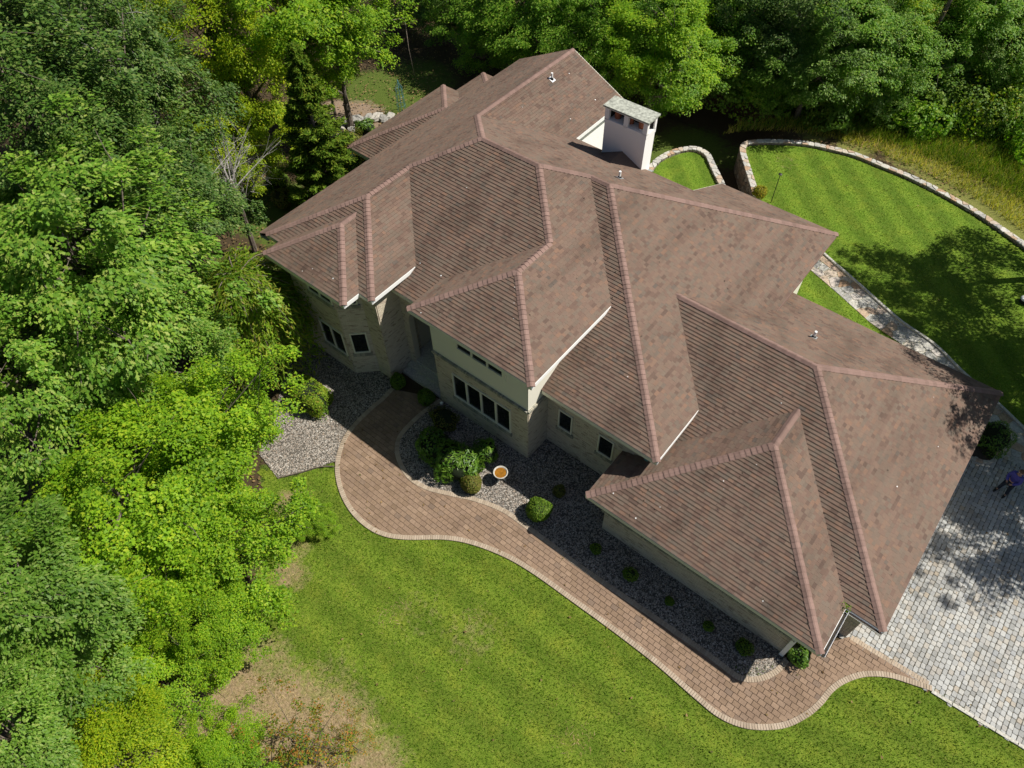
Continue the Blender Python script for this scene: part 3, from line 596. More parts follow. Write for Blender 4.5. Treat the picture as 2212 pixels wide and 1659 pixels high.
faces = {
 'Ff': [a, b_, c_, vf, on('Ff', u=fL[0]+.5, v=vf[1]), on('Ff', u=fL[0]+.5, z=zE), on('Ff', u=uW-.45, z=zE), on('Ff', u=uW-.45, v=vb[1]), vb, g_],
 'L': [a, g_, h_, wL, on('L', z=zL, v=wL[1]+.03), kl, k_, a2],
 'Bk': [b_, a, a2, vb3, on('Bk', u=vb3[0], z=zBk) if zBk < vb3[2] else vb3, on('Bk', u=UR, z=zK), on('Bk', u=UR, z=zM), mB_, f_, e_],
 'RF': [b_, e_, vb2, fR, d_, c_],
 'Mf': [e_, f_, mC, on('Mf', u=fR[0]-.48, z=zM), on('Mf', u=fR[0]-.48, v=vb2[1]), vb2],
 'Mr': [f_, mB_, mv2, s0, mv1, mC],
 'Kr': [a2, k_, kr, vb3],
 'Wr': [g_, h_, wR, vb],
 'Wf': [h_, wL, VL, n1, VR, wR],
 'W2l': [n1, VL, w2L, w2p], 'W2f': [w2p, w2L, w2R], 'W2r': [w2p, w2R, VR, n1],
 'Fl': [c_, vf, fL, d_], 'Fv': [d_, fL, fR],
 'Gf': [s0, gpk, gC, g2v, m1, V3('G2l','Gf', z=3.6), on('Gf', u=mv1[0]-.48, v=13.4), on('Gf', u=mv1[0]-.48, v=mv1[1]), mv1],
 'Gb': [gpk, s0, mv2, on('Gb', u=mv2[0]-.48, v=mv2[1]), on('Gb', u=mv2[0]-.48, z=zG), gB],
 'Gr': [gpk, gB, gC],
 'G2l': [m1, V3('G2l','Gf', z=2.95), on('G2l', v=12.85, z=zG), g2L, g2p], 'G2f': [g2p, g2L, g2R], 'G2r': [m1, g2p, g2R, g2v],
 'Bl': [bp_, bLb, bLc], 'Bf': [bp_, bLc, on('Bf', u=ub, z=zB), on('Bf', u=ub, v=bp_[1])], 'Bb': [bp_, on('Bb', u=ub, v=bp_[1]), on('Bb', u=ub, z=zB), bLb],
}
# a second small hip roof at the back of the left side
cz = V3('Cl','Cf','Cb'); 
faces.update({'Cl': [cz, V3('Cl','Cb', z=3.1), V3('Cl','Cf', z=3.1)], 'Cf': [cz, V3('Cl','Cf', z=3.1), on('Cf', u=ub, z=3.1), on('Cf', u=ub, v=cz[1])], 'Cb': [cz, on('Cb', u=ub, v=cz[1]), on('Cb', u=ub, z=3.1), V3('Cl','Cb', z=3.1)]})
TW = {'f': ((1, 0, 0), (0, 1, S), (0, -S, 1)), 'b': ((-1, 0, 0), (0, -1, S), (0, S, 1)), 'r': ((0, 1, 0), (-1, 0, S), (S, 0, 1)), 'l': ((0, -1, 0), (1, 0, S), (-S, 0, 1))}
LN = math.sqrt(1+S*S)
house = empty('house', (0, 11.4, 0)); tag(house, 'large brick and stucco house with brown shingled hip roofs and a white chimney', 'house')
HI = Matrix.Translation((0, -11.4, 0))
HC = np.array((0, 11.4, 0))
class HB(MB):
    def build(s, name, matr, parent=None, smooth=False):
        if parent is None: s.v = [tuple(np.array(q)-HC) for q in s.v]; parent = house
        else: s.v = [tuple(np.array(q)-HC) for q in s.v]
        return MB.build(s, name, matr, parent, smooth)
deck = HB()
for n, poly in faces.items():
    T, W_, Nn = [np.array(q, float) for q in TW[ori[n]]]; Nn = Nn/LN
    nn = len(poly); pl2 = [(float(q@T), float(q@W_)/LN) for q in poly]
    top = [np.array(q)+Nn*.0 for q in poly]; bot = [np.array(q)-np.array((0, 0, .12)) for q in poly]
    tr = mathutils.geometry.tessellate_polygon([[Vector((x, y, 0)) for x, y in pl2]]); ft = []
    for i, j, k in tr:
        s2 = (pl2[j][0]-pl2[i][0])*(pl2[k][1]-pl2[i][1])-(pl2[j][1]-pl2[i][1])*(pl2[k][0]-pl2[i][0]); ft.append((i, j, k) if s2 > 0 else (i, k, j))
    fb = [(x+nn, z+nn, y+nn) for x, y, z in ft]
    deck.add(top+bot, ft+fb)
roof = deck.build('roof', M['deck'])
EX = .143; TABW = .25; items = []
base_tab = None
def tabmesh(poly, w0, th, O, T, W_, Nn):
    n = len(poly); W1 = W_/LN; v = []; f = []
    for x, y in poly: v.append(O+T*x+W1*y+Nn*(.003+th*(1-(y-w0)/EX)))
    for x, y in poly: v.append(O+T*x+W1*y-Nn*.004)
    f.append(tuple(range(n))); f += [(i, n+i, n+(i+1) % n, (i+1) % n) for i in range(n)]
    return v, f
std_variants = {}
for n, poly in faces.items():
    T, W_, Nn = [np.array(q, float) for q in TW[ori[n]]]; Nn = Nn/LN; W1 = W_/LN
    O = np.array(poly[0], float); pl2 = [(float((q-O)@T), float((q-O)@W1)) for q in poly]
    if parea(pl2) < 0: pl2 = pl2[::-1]
    x0, x1 = min(q[0] for q in pl2), max(q[0] for q in pl2); y0, y1 = min(q[1] for q in pl2), max(q[1] for q in pl2)
    nr = int((y1-y0)/EX)+1
    for j in range(nr):
        w0 = y0+j*EX; off = random.uniform(0, TABW); x = x0-off
        strip = clip_rect(pl2, x0-1, x1+1, w0, w0+EX)
        if not strip: continue
        while x < x1:
            tw = TABW*random.choice((.55, .7, .85, 1, 1)); xa, xb = x+.0015, x+tw-.0015
            cs = [(xa, w0), (xb, w0), (xb, w0+EX), (xa, w0+EX)]
            pl_ = clip_rect(strip, xa, xb, w0, w0+EX)
            x += tw
            if not pl_ or abs(parea(pl_)) < 2e-4: continue
            th = random.choice((.02, .022, .025))
            full = tw == TABW and abs(parea(pl_)-(xb-xa)*EX) < 1e-5
            if full:
                cen = O+T*(xa+xb)/2+W1*(w0+EX/2)
                if th not in std_variants:
                    hw = (xb-xa)/2; mb = MB(); mb.add(*tabmesh([(-hw, 0), (hw, 0), (hw, EX), (-hw, EX)], 0, th, np.zeros(3), np.array((1., 0, 0)), np.array((0, 1., 0))*LN, np.array((0, 0, 1.)))); std_variants[th] = mb
                P0 = O+T*(xa+xb)/2+W1*w0-HC
                mtx = Matrix(((T[0], W1[0], Nn[0], P0[0]), (T[1], W1[1], Nn[1], P0[1]), (T[2], W1[2], Nn[2], P0[2]), (0, 0, 0, 1)))
                v, f = tabmesh([(xa, w0), (xb, w0), (xb, w0+EX), (xa, w0+EX)], w0, th, O-HC, T, W_, Nn)
                items.append((score(cen, Nn), (v, f), (th, std_variants[th], mtx), inframe(cen)))
            else:
                v, f = tabmesh(pl_, w0, th, O-HC, T, W_, Nn); items.append((0, (v, f), None, False))
pieces('shingle', items, M['shingle'], M['shingle_obj'], roof)
# ------------------------------------------------ hip and ridge caps
nrm = lambda n: np.array(TW[ori[n]][2], float)/LN
lines = [(g2L, g2p, 'G2l', 'G2f'), (g2R, g2p, 'G2f', 'G2r'), (m1+np.array((0, .12, 0)), g2p, 'G2l', 'G2r'), (gC, gpk, 'Gf', 'Gr'), (fL, d_, 'Fl', 'Fv'), (fR, d_, 'Fv', 'RF'), (mC, f_, 'Mf', 'Mr'), (d_, c_, 'Fl', 'RF'),
  (c_, b_, 'Ff', 'RF'), (w2R, w2p, 'W2f', 'W2r'), (wR, h_, 'Wf', 'Wr'), (w2L, w2p, 'W2l', 'W2f'), (wL, h_, 'L', 'Wf'), (n1+np.array((0, .1, 0)), w2p, 'W2l', 'W2r'), (gB, gpk, 'Gb', 'Gr'), (gpk, s0, 'Gf', 'Gb'),
  (g_, a, 'L', 'Ff'), (h_, g_, 'L', 'Wr'), (b_, a, 'Ff', 'Bk'), (e_, b_, 'RF', 'Bk'), (f_, e_, 'Mf', 'Bk'), (mB_, f_, 'Bk', 'Mr'), (a2, a, 'L', 'Bk'), (k_, a2, 'L', 'Kr'),
  (bLc, bp_, 'Bl', 'Bf'), (bLb, bp_, 'Bl', 'Bb'), (on('Bf', u=ub, v=bp_[1]), bp_, 'Bf', 'Bb'), (V3('Cl','Cf', z=3.1), cz, 'Cl', 'Cf'), (V3('Cl','Cb', z=3.1), cz, 'Cl', 'Cb'), (on('Cf', u=ub, v=cz[1]), cz, 'Cf', 'Cb')]
items = []
for li, (lo_, hi_, p1, p2) in enumerate(lines):
    L_ = hi_-lo_; ln = np.linalg.norm(L_); D = L_/ln; Na, Nb = nrm(p1), nrm(p2); up = Na+Nb; up /= np.linalg.norm(up)
    da = np.cross(D, Na); da = da if da@Nb < 0 or True else da
    if da@(Na-Nb) < 0: da = -da
    db = np.cross(D, Nb)
    if db@(Nb-Na) < 0: db = -db
    ncap = max(1, int(round(ln/.2))); ex = ln/ncap; cw_ = .155
    sec = [da*cw_+Na*.016, da*cw_*.45+Na*.024, da*.03+up*.034, db*.03+up*.034, db*cw_*.45+Nb*.024, db*cw_+Nb*.016]
    v = [s_+up*.026-D*.0 for s_ in sec]+[s_+up*.004+D*(ex+.03) for s_ in sec]+[s_*.98-up*.03 for s_ in sec]
    f = [(i, i+1, 7+i, 6+i) for i in range(5)]+[(i+1, i, 12+i, 13+i) for i in range(5)]
    # orientation towards up
    q0, q1, q3 = v[0], v[1], v[6]
    if np.cross(np.array(q1)-q0, np.array(q3)-q0)@up < 0: f = [t_[::-1] for t_ in f]
    base = MB(); base.add(v, f)
    for k in range(ncap):
        P0 = lo_+D*(k*ex)-HC; j = np.array([random.uniform(-.004, .004) for _ in range(3)]); mtx = Matrix.Translation(P0+j)
        cen = lo_+D*(k+.5)*ex; items.append((score(cen, up), ([np.array(q)+P0+j for q in v], f), (li, base, mtx), inframe(cen)))
pieces('hip_cap', items, M['cap'], M['cap_obj'], roof)
# ------------------------------------------------ eaves: fascia, gutter, soffit
def eave(pa, pb, out, gutter=False, depth_=.5, fm_=None):
    fm_ = fm_ or (M['white'] if out[0] > .5 else M['trim'])  # right-facing fascias coloured whiter than the cream trim to stand for sunlight
    pa, pb, out = np.array(pa, float), np.array(pb, float), np.array(out, float); d = (pb-pa)/2; c = (pa+pb)/2
    HB().obox(c+(0, 0, -.1)+out*.012, d*.999, out*.012, (0, 0, .095)).build('fascia', fm_)
    HB().obox(c+(0, 0, -.2)-out*(depth_/2-.012), d, out*depth_/2, (0, 0, .012)).build('soffit', M['trim'])
    if gutter:
        gt = HB(); L_ = np.linalg.norm(d)*2; D = d/np.linalg.norm(d)
        prof = [(.03, -.02), (.03, -.12), (.12, -.12), (.15, -.02)]
        for i in range(3):
            (o0, z0_), (o1, z1_) = prof[i], prof[i+1]; t_ = .006
            v = [pa+out*o0+(0, 0, z0_), pb+out*o0+(0, 0, z0_), pb+out*o1+(0, 0, z1_), pa+out*o1+(0, 0, z1_)]; nv = np.cross(D, v[3]-v[0]); nv = nv/np.linalg.norm(nv)*t_
            gt.add(v+[q+nv for q in v], [(0, 1, 2, 3), (7, 6, 5, 4), (0, 4, 5, 1), (1, 5, 6, 2), (2, 6, 7, 3), (3, 7, 4, 0)])
        go = gt.build('gutter', M['gutter'])
        HB().obox(c+out*.085+(0, 0, -.085), d*.99, out*.03, (0, 0, .015)).build('gutter_debris', M['dirt'], go)
X_, Y_ = np.array((1., 0, 0)), np.array((0, 1., 0))
E0 = np.array((0, 0, 0))
eave(g2L, g2R, -Y_); eave(g2R, g2v, X_, True, .45); eave(g2L, on('G2l', v=12.7, z=zG), -X_); eave(g2v, gC, -Y_, True, .4); eave(gC, gB, X_, fm_=M['cap']); eave(on('Gb', u=5.6, z=zG), gB, Y_)
eave(on('Mf', u=.75, z=zM), mC, -Y_); eave(mC, mv1, X_, False, .4); eave(mv2, mB_, X_, fm_=M['cap']); eave(on('Bk', u=UR, z=zM), mB_, Y_)
eave(fL, fR, -Y_); eave(fR, vb2, X_); eave(fL, vf, -X_, False, .4); eave(on('Ff', u=-6.9, z=zE), on('Ff', u=-4.6, z=zE), -Y_)
eave(wR, vb, X_); eave(VR, wR, -Y_); eave(w2L, w2R, -Y_); eave(w2R, VR, X_, False, .4); eave(wL, VL, -Y_); eave(on('L', z=zL, v=wL[1]+.03), kl, -X_); eave(vb3, kr, X_); eave(vb3, on('Bk', u=UR, z=zK), Y_)
eave(bLc, bLb, -X_); eave(bLc, on('Bf', u=ub, z=zB), -Y_)
def rake(pa, pb, out):
    pa, pb = np.array(pa), np.array(pb); d = (pb-pa)/2; HB().obox((pa+pb)/2+(0, 0, -.11)+np.array(out)*.02, d, np.array(out)*.02, (0, 0, .11)).build('rake_board', M['trim'])
rake(kl, k_, Y_); rake(k_, kr, Y_); rake(on('Bk', u=UR, z=zK), on('Bk', u=UR, z=zM), -X_)
# ------------------------------------------------ walls
def wall_box(x0, x1, y0, y1, z0, z1, matr=None, name='wall'): return HB().box(x0, x1, y0, y1, z0, z1).build(name, matr or M['mortar'])
BW, BH = .205, .0677
def bricks(p0, dirv, out, width, z0, z1, holes, items, par):
    "running-bond veneer on a vertical plane; holes: (s0,s1,z0,z1)"
    p0, dv, ov = np.array((*p0, 0.)), np.array((*dirv, 0.)), np.array((*out, 0.)); nr = int(round((z1-z0)/BH)); hh = (z1-z0)/nr
    bm = MB().box(-BW/2+.005, BW/2-.005, -.03, .02, -hh/2+.005, hh/2-.005)
    A_ = np.stack([dv, -ov*-1, (0, 0, 1)], 1)
    for j in range(nr):
        za, zb = z0+j*hh, z0+(j+1)*hh; x = -BW*(.5 if j % 2 else 0)-random.uniform(0, .02)
        spans = [(0, width)]
        for s0_, s1_, h0, h1 in holes:
            if zb-.02 > h0 and za+.02 < h1:
                new = []
                for q0, q1 in spans:
                    if s1_ <= q0 or s0_ >= q1: new.append((q0, q1)); continue
                    if s0_ > q0: new.append((q0, s0_))
                    if s1_ < q1: new.append((s1_, q1))
                spans = new
        while x < width:
            for q0, q1 in spans:
                xa, xb = max(x, q0), min(x+BW, q1)
                if xb-xa < .02: continue
                cx, czz = (xa+xb)/2, (za+zb)/2; cen = p0+dv*cx+np.array((0, 0, czz)); pr = random.uniform(0, .006)
                hw, hz = (xb-xa)/2-.005, hh/2-.005
                v = [cen+dv*i*hw+ov*o+np.array((0, 0, k*hz))-HC for k in (-1, 1) for i, o in ((-1, -.02), (1, -.02), (1, .012+pr), (-1, .012+pr))]
                f = [(0, 3, 2, 1), (4, 5, 6, 7), (0, 1, 5, 4), (1, 2, 6, 5), (2, 3, 7, 6), (3, 0, 4, 7)]
                if np.cross(dv, ov)[2] < 0: f = [t_[::-1] for t_ in f]
                ok = xb-xa > BW-1e-4; P0 = cen-HC
                mtx = Matrix(((dv[0], ov[0], 0, P0[0]), (dv[1], ov[1], 0, P0[1]), (0, 0, 1, P0[2]), (0, 0, 0, 1)))
                okc = ok and inframe(cen) and np.cross(dv, ov)[2] > 0
                if okc and ('b', round(hh, 4)) not in bcache: bcache[('b', round(hh, 4))] = MB().box(-BW/2+.005, BW/2-.005, -.02, .015, -hh/2+.005, hh/2-.005)
                items.append((score(cen, ov), (v, f), (('b', round(hh, 4)), bcache.get(('b', round(hh, 4))), mtx), okc))
            x += BW
bcache = {}; bit = []
WALLS = wall_box(-4.4, .66, 11.49, 15.5, -.1, 5.95, M['mortar'])      # F block core
def wpoly(poly, z0, z1, matr, name='wall'): return HB().prism(poly, z0, z1).build(name, matr)
bay = [(-13.2, 10.95), (-12.4, 10.95), (-11.6, 10.12), (-8.72, 10.12), (-7.9, 10.92), (-7.02, 10.92), (-7.02, 14.5), (-13.2, 14.5)]
wpoly(bay, -.1, 5.95, M['mortar']); wall_box(.5, 5.5, 12.81, 24, -.1, 4.1); wall_box(-13.2, -7.1, 13, 28.6, -1.6, 5.75, M['stucco_white']); wall_box(-7.5, .5, 13.9, 24.0, -1.6, 5.8, M['stucco'])
wall_box(.4, 5.5, 20, 27.7, -1.6, 4.05, M['stucco']); wall_box(5.12, 13.02, 10.78, 14, -.1, 1.62); wall_box(5.12, 13.0, 10.86, 14, 1.5, 2.6, M['trim']); wall_box(5.4, 14.6, 12.75, 24.4, -.1, 2.6)
wall_box(-17.9, -12.5, 20.1, 26.9, -.5, 3.2, M['stucco']); wall_box(-17.0, -12.5, 26.5, 28.4, -.5, 3.0, M['stucco'])
# gable end of the rear wing
HB().add([(kl[0]+.5, 28.6, 5.6), (kr[0]-.4, 28.6, 5.6), (k_[0], 28.6, k_[2]-.12), (kl[0]+.5, 28.5, 5.6), (kr[0]-.4, 28.5, 5.6), (k_[0], 28.5, k_[2]-.12)], [(0, 2, 1), (3, 4, 5), (0, 1, 4, 3), (1, 2, 5, 4), (2, 0, 3, 5)]).build('gable_wall', M['stucco'])
# brick veneers
LZ = 3.55
WF = [(.95, 4.2, 1.22, 2.86)]
bricks((-4.4, 11.47), (1, 0), (0, -1), 5.08, 0, LZ, WF, bit, house)                                  # F front
bricks((.68, 11.49), (0, 1), (1, 0), 1.35, 0, LZ, [], bit, house)                                    # F right return
bricks((.70, 12.79), (1, 0), (0, -1), 4.8, 0, 4.05, [(.58, 1.29, 1.6, 2.86), (2.58, 3.32, 1.6, 2.9)], bit, house)  # M front
bricks((-4.42, 13.4), (0, -1), (-1, 0), 1.93, 0, 5.4, [], bit, house)
bricks((-7.0, 10.94), (0, 1), (1, 0), 2.0, 0, 5.9, [], bit, house)                                   # W right
bricks((-7.9, 10.9), (1, 0), (0, -1), .9, 0, 5.9, [], bit, house)
ch = np.array((-7.9+8.72, 10.92-10.12)); chl = np.linalg.norm(ch); ch = ch/chl
bricks((-8.72+.02*ch[1], 10.12-.02*ch[0]), tuple(ch), (ch[1], -ch[0]), chl, 0, 5.9, [(.2, .95, 1.5, 2.85), (.2, .95, 4.7, 5.7)], bit, house)
bricks((-11.6, 10.1), (1, 0), (0, -1), 2.88, 0, 5.9, [(1.15, 2.72, 1.18, 2.75), (1.15, 2.72, 4.6, 5.7)], bit, house)
c2 = np.array((.8, -.83)); c2l = np.linalg.norm(c2); c2 = c2/c2l
bricks((-12.4+.02*c2[1], 10.95-.02*c2[0]), tuple(c2), (c2[1], -c2[0]), c2l, 0, 5.9, [], bit, house)
bricks((5.1, 10.76), (1, 0), (0, -1), 7.93, 0, 1.6, [], bit, house)                                  # G2 front
bricks((13.04, 10.76), (0, 1), (1, 0), 2.0, 0, 2.55, [(.5, 1.6, 0, 2.3)], bit, house)
bricks((13.04, 12.73), (1, 0), (0, -1), 1.55, 0, 2.55, [], bit, house)
bricks((5.1, 12.7), (0, -1), (-1, 0), 1.94, 0, 1.6, [], bit, house)
bricks((14.62, 12.75), (0, 1), (1, 0), 11.6, 0, 2.55, [(1.0, 3.6, 0, 2.2), (4.4, 7.0, 0, 2.2), (7.8, 10.4, 0, 2.2)], bit, house)
pieces('brick', bit, M['brick'], M['brick_obj'], WALLS)
for k in range(3):
    dr_ = HB().box(14.6, 14.64, 13.75+3.4*k, 16.35+3.4*k, 0, 2.2).build('garage_door', M['white'])
    for j in range(4): HB().box(14.64, 14.66, 13.8+3.4*k, 16.3+3.4*k, .06+.54*j, .54+.54*j).build('door_panel', M['white'], dr_)
# soldier courses and ledges
def soldiers(p0, dirv, out, width, z0, h, proj=.05, bw=.075):
    p0, dv, ov = np.array((*p0, 0.)), np.array((*dirv, 0.)), np.array((*out, 0.)); n = max(1, int(width/bw)); st = width/n; mb = HB()
    for k in range(n): mb.obox(p0+dv*(k+.5)*st+ov*(proj/2+random.uniform(0, .004))+np.array((0, 0, z0+h/2)), dv*(st/2-.005), ov*(proj/2+.02), (0, 0, h/2))
    return tag(mb.build('soldier_course', M['soldier']), kind=None)
soldiers((-4.45, 11.47), (1, 0), (0, -1), 5.16, LZ, .11, .10); soldiers((.68, 11.40), (0, 1), (1, 0), 1.4, LZ, .11, .10)
soldiers((-3.5, 11.47), (1, 0), (0, -1), 3.35, 1.02, .2, .07); soldiers((1.2, 12.79), (1, 0), (0, -1), .9, 1.42, .18, .07); soldiers((3.2, 12.79), (1, 0), (0, -1), .95, 1.42, .18, .07)
soldiers((-10.5, 10.1), (1, 0), (0, -1), 1.7, .98, .2, .07); soldiers((-10.5, 10.1), (1, 0), (0, -1), 1.7, 4.4, .2, .07)
cs_ = np.array((-8.72, 10.12)); soldiers(tuple(cs_+ch*.12+np.array((ch[1], -ch[0]))*.02), tuple(ch), (ch[1], -ch[0]), .92, 1.3, .2, .07); soldiers(tuple(cs_+ch*.12+np.array((ch[1], -ch[0]))*.02), tuple(ch), (ch[1], -ch[0]), .92, 4.5, .2, .07)
soldiers((5.0, 10.76), (1, 0), (0, -1), 8.1, 1.6, .1, .12)
HB().box(5.0, 13.1, 10.66, 10.9, 1.70, 1.715).build('ledge', M['soldier'])
# stucco upper storey of the front wing
HB().box(-4.42, .67, 11.45, 11.49, LZ+.1, 5.93).build('stucco_panel', M['stucco']); HB().box(.66, .70, 11.45, 13.6, LZ+.1, 5.93).build('stucco_panel', M['stucco'])
# windows
def window(p0, dirv, out, w_, z0, z1, panes, fr=.06, split=None, surround=0, rec=.02):
    p0, dv, ov = np.array((*p0, 0.)), np.array((*dirv, 0.)), np.array((*out, 0.)); zc, hz = (z0+z1)/2, (z1-z0)/2; U = np.array((0, 0, 1.))
    def bx(mb, s, z, hs, hz_, o, ho): mb.obox(p0+dv*s+U*z+ov*o, dv*hs, ov*ho, U*hz_)
    fm = HB(); bx(fm, w_/2, z0+fr/2, w_/2, fr/2, rec, .04); bx(fm, w_/2, z1-fr/2, w_/2, fr/2, rec, .04)
    pw = w_/panes
    for k in range(panes+1):
        s = min(max(k*pw, fr/2), w_-fr/2); bx(fm, s, zc, fr/2*(1.3 if 0 < k < panes else 1), hz-fr, rec, .038)
    if surround:
        for s, z, hs, hz_ in ((w_/2, z0-surround/2, w_/2+surround, surround/2), (w_/2, z1+surround/2, w_/2+surround, surround/2), (-surround/2, zc, surround/2, hz), (w_+surround/2, zc, surround/2, hz)): bx(fm, s, z, hs, hz_, rec-.005, .035)
    wo_ = fm.build('window', M['trim'])
    for k in range(panes): gm = HB(); bx(gm, (k+.5)*pw, zc, pw/2-fr*.55, hz-fr, rec-.02, .006); gm.build('pane', M['glass'], wo_)
    return wo_
window((-3.45, 11.47), (1, 0), (0, -1), 3.25, 1.22, 2.86, 4, .07)
window((-2.95, 11.45), (1, 0), (0, -1), 2.45, 4.85, 5.75, 3, .06, None, .12)
window((1.28, 12.79), (1, 0), (0, -1), .71, 1.6, 2.86, 1, .06); window((3.28, 12.79), (1, 0), (0, -1), .74, 1.6, 2.9, 1, .06)
window((-10.45, 10.1), (1, 0), (0, -1), 1.57, 1.18, 2.75, 2); window((-10.45, 10.1), (1, 0), (0, -1), 1.57, 4.6, 5.7, 2)
wp = cs_+ch*.2+np.array((ch[1], -ch[0]))*.02
window(tuple(wp), tuple(ch), (ch[1], -ch[0]), .75, 1.5, 2.85, 1); window(tuple(wp), tuple(ch), (ch[1], -ch[0]), .75, 4.7, 5.7, 1)
for s in (6.42, 10.28): window((s, 10.84), (1, 0), (0, -1), 1.6, 1.74, 2.5, 2, .07, None, .0, .02)
for s in (6.3, 8.07, 10.16, 11.97, 12.95): HB().box(s-.06, s+.06, 10.76, 10.86, 1.72, 2.52).build('pilaster', M['trim'])
# light end pilaster of the garage front wall
HB().box(12.98, 13.14, 10.62, 10.74, 0, 1.72).build('end_pier', M['white'])
# entrance: arched brick screen, steps, door
arch = HB(); cx0, hw_, zs = -5.72, .92, 3.3; prof = [(cx0-hw_, 0.3)]+[(cx0-hw_*math.cos(q), zs+hw_*1.0*math.sin(q)) for q in np.linspace(0, math.pi, 17)]+[(cx0+hw_, .3)]
outer = [(-7.05, .3)]+[(-7.05+2.68*q, 5.45) for q in np.linspace(0, 1, 17)]+[(-4.38, .3)]
n_ = len(prof); v = [(x, 12.2, z) for x, z in outer]+[(x, 12.2, z) for x, z in prof]+[(x, 12.5, z) for x, z in prof]
f = [(i, i+1, n_+i+1, n_+i) for i in range(n_-1)]+[(n_+i, n_+i+1, 2*n_+i+1, 2*n_+i) for i in range(n_-1)]
arch.add(v, [q[::-1] for q in f]).build('entrance_arch', M['mortar'])
bm_ = HB()
for i in range(2, n_-2):   # arch ring of header bricks
    (x, z), (x2, z2) = prof[i], prof[i+1] if i+1 < n_ else prof[i]; d = np.array((x2-x, 0, z2-z))/2; L_ = np.linalg.norm(d); nd = np.array((x-cx0, 0, z-zs)); nd = nd/(np.linalg.norm(nd)+1e-6)
    bm_.obox(np.array(((x+x2)/2, 12.19, (z+z2)/2))+nd*.11, d*.94, nd*.1, (0, .02, 0))
bm_.build('arch_brick', M['brick'])
rows = []
bricks((-7.0, 12.2), (1, 0), (0, -1), .36, .3, 5.4, [], rows, house); bricks((-4.8, 12.2), (1, 0), (0, -1), .4, .3, 5.4, [], rows, house); bricks((-6.64, 12.2), (1, 0), (0, -1), 1.84, 4.45, 5.4, [], rows, house)
mb = MB()
for it in rows: mb.add(*it[1])
tag(obj('entrance_bricks', mb.mesh('entrance_bricks'), M['brick'], house), kind='stuff')
HB().box(-7, -4.4, 12.2, 14.2, .3, .51).build('porch_floor', M['concrete']); HB().box(-6.6, -4.8, 14.05, 14.12, .51, 4.3).build('front_door', M['door'])
HB().box(-6.95, -4.45, 11.85, 12.3, -.05, .34).build('step', M['concrete']); HB().box(-6.95, -4.45, 11.5, 11.9, -.05, .17).build('step', M['concrete'])
HB().lathe([(.05, 0), (.06, .14), (.07, .15), (.05, .16)], at(954, 874, .15)).build('downspout_outlet', M['white']); HB().box(5.44, 5.6, 12.55, 12.75, 3.4, 3.75).build('wall_lantern', M['teal'])
# ------------------------------------------------ chimney
U0, U1, V0, V1 = -4.9, -2.65, 24.3, 25.07
chm = HB().box(U0, U1, V0, V1, -1.5, 7.7).build('chimney', M['stucco_white'])
up_ = HB(); zt, zb_ = 8.5, 7.7; tk = .16; up_.box(U0-.02, U1+.02, V0-.02, V1+.02, zb_, zb_+.22)
for x in (U0-.02, (U0+U1)/2-.11, U1+.02-.22): up_.box(x, x+.22, V0-.02, V0+.14, zb_+.2, zt)
for x in (U0-.02, (U0+U1)/2-.11, U1+.02-.22): up_.box(x, x+.22, V1-.14, V1+.02, zb_+.2, zt)
up_.box(U0-.02, U1+.02, V0-.018, V0+.138, zt-.06, zt+.02); up_.box(U0-.02, U1+.02, V1-.138, V1+.018, zt-.06, zt+.02)
up_.build('chimney_crown', M['stucco_white'], chm)
HB().box(U0-.1, U1+.1, V0-.1, V1+.1, zt+.02, zt+.1).build('chimney_cap', M['capslab'], chm)
for x in (-4.45, -3.75, -3.15): HB().lathe([(.15, 0), (.15, .4), (.12, .42), (.12, .3)], (x, (V0+V1)/2, zb_+.2), 14).build('flue_pot', M['clay'], chm)
HB().box(U0+.05, U1-.05, V1-.17, V1-.145, zb_+.2, zt-.02).build('shade_panel', M['dark'], chm); HB().box(U0+.16, U0+.19, V0+.15, V1-.17, zb_+.2, zt-.02).build('shade_panel', M['dark'], chm)  # added dark panels: shade of the crown openings as colour, also block the sun
# saddle behind the chimney
zc0 = float(S*(pp['Bk']-V0)); ap = np.array(((U0+U1)/2, V0, zc0+.55)); vback = pp['Bk']-(zc0+.55)/S
HB().add([(U0, V0, zc0+.02), (U1, V0, zc0+.02), ap, (ap[0], vback, zc0+.56)], [(0, 2, 3), (1, 3, 2)]).build('chimney_saddle', M['shingle'])
HB().add([(U1+.02, V0-.02, zc0), (U1+.3, V0-.02, zc0-.0), (U1+.3, V1, zc0-.36), (U1+.02, V1, zc0-.36)], [(0, 1, 2, 3)]).build('flashing', M['metal'], chm)
# ------------------------------------------------ plumbing vents
def vent(p_, pl):
    Nn = nrm(pl); T, W_, _ = [np.array(q, float) for q in TW[ori[pl]]]; W1 = W_/LN
    o = HB().obox(p_+Nn*.03, T*.14, W1*.16, Nn*.006).build('vent_flashing', M['metal'], roof)
    pm_ = HB(); pm_.tube([p_, p_+np.array((0, 0, .36))], .055, 14); pm_.build('vent_pipe', M['white'], roof); HB().lathe([(.1, 0), (.095, .05), (.065, .11), (.06, .12)], p_+np.array((0, 0, .0)), 14).build('vent_boot', M['black'], roof)
def hit(pl, x, y):
    a_, bb = row(pl); a_ = np.array(a_); dd = _f+_r*(x-1106)/FPX-_u*(y-829.5)/FPX; return CAM+dd*((bb-a_@CAM)/(a_@dd))
vent(hit('Kr', 1192, 172), 'Kr'); vent(hit('Bk', 1338, 385), 'Bk'); vent(hit('Gb', 1757, 729), 'Gb')
dp = HB()
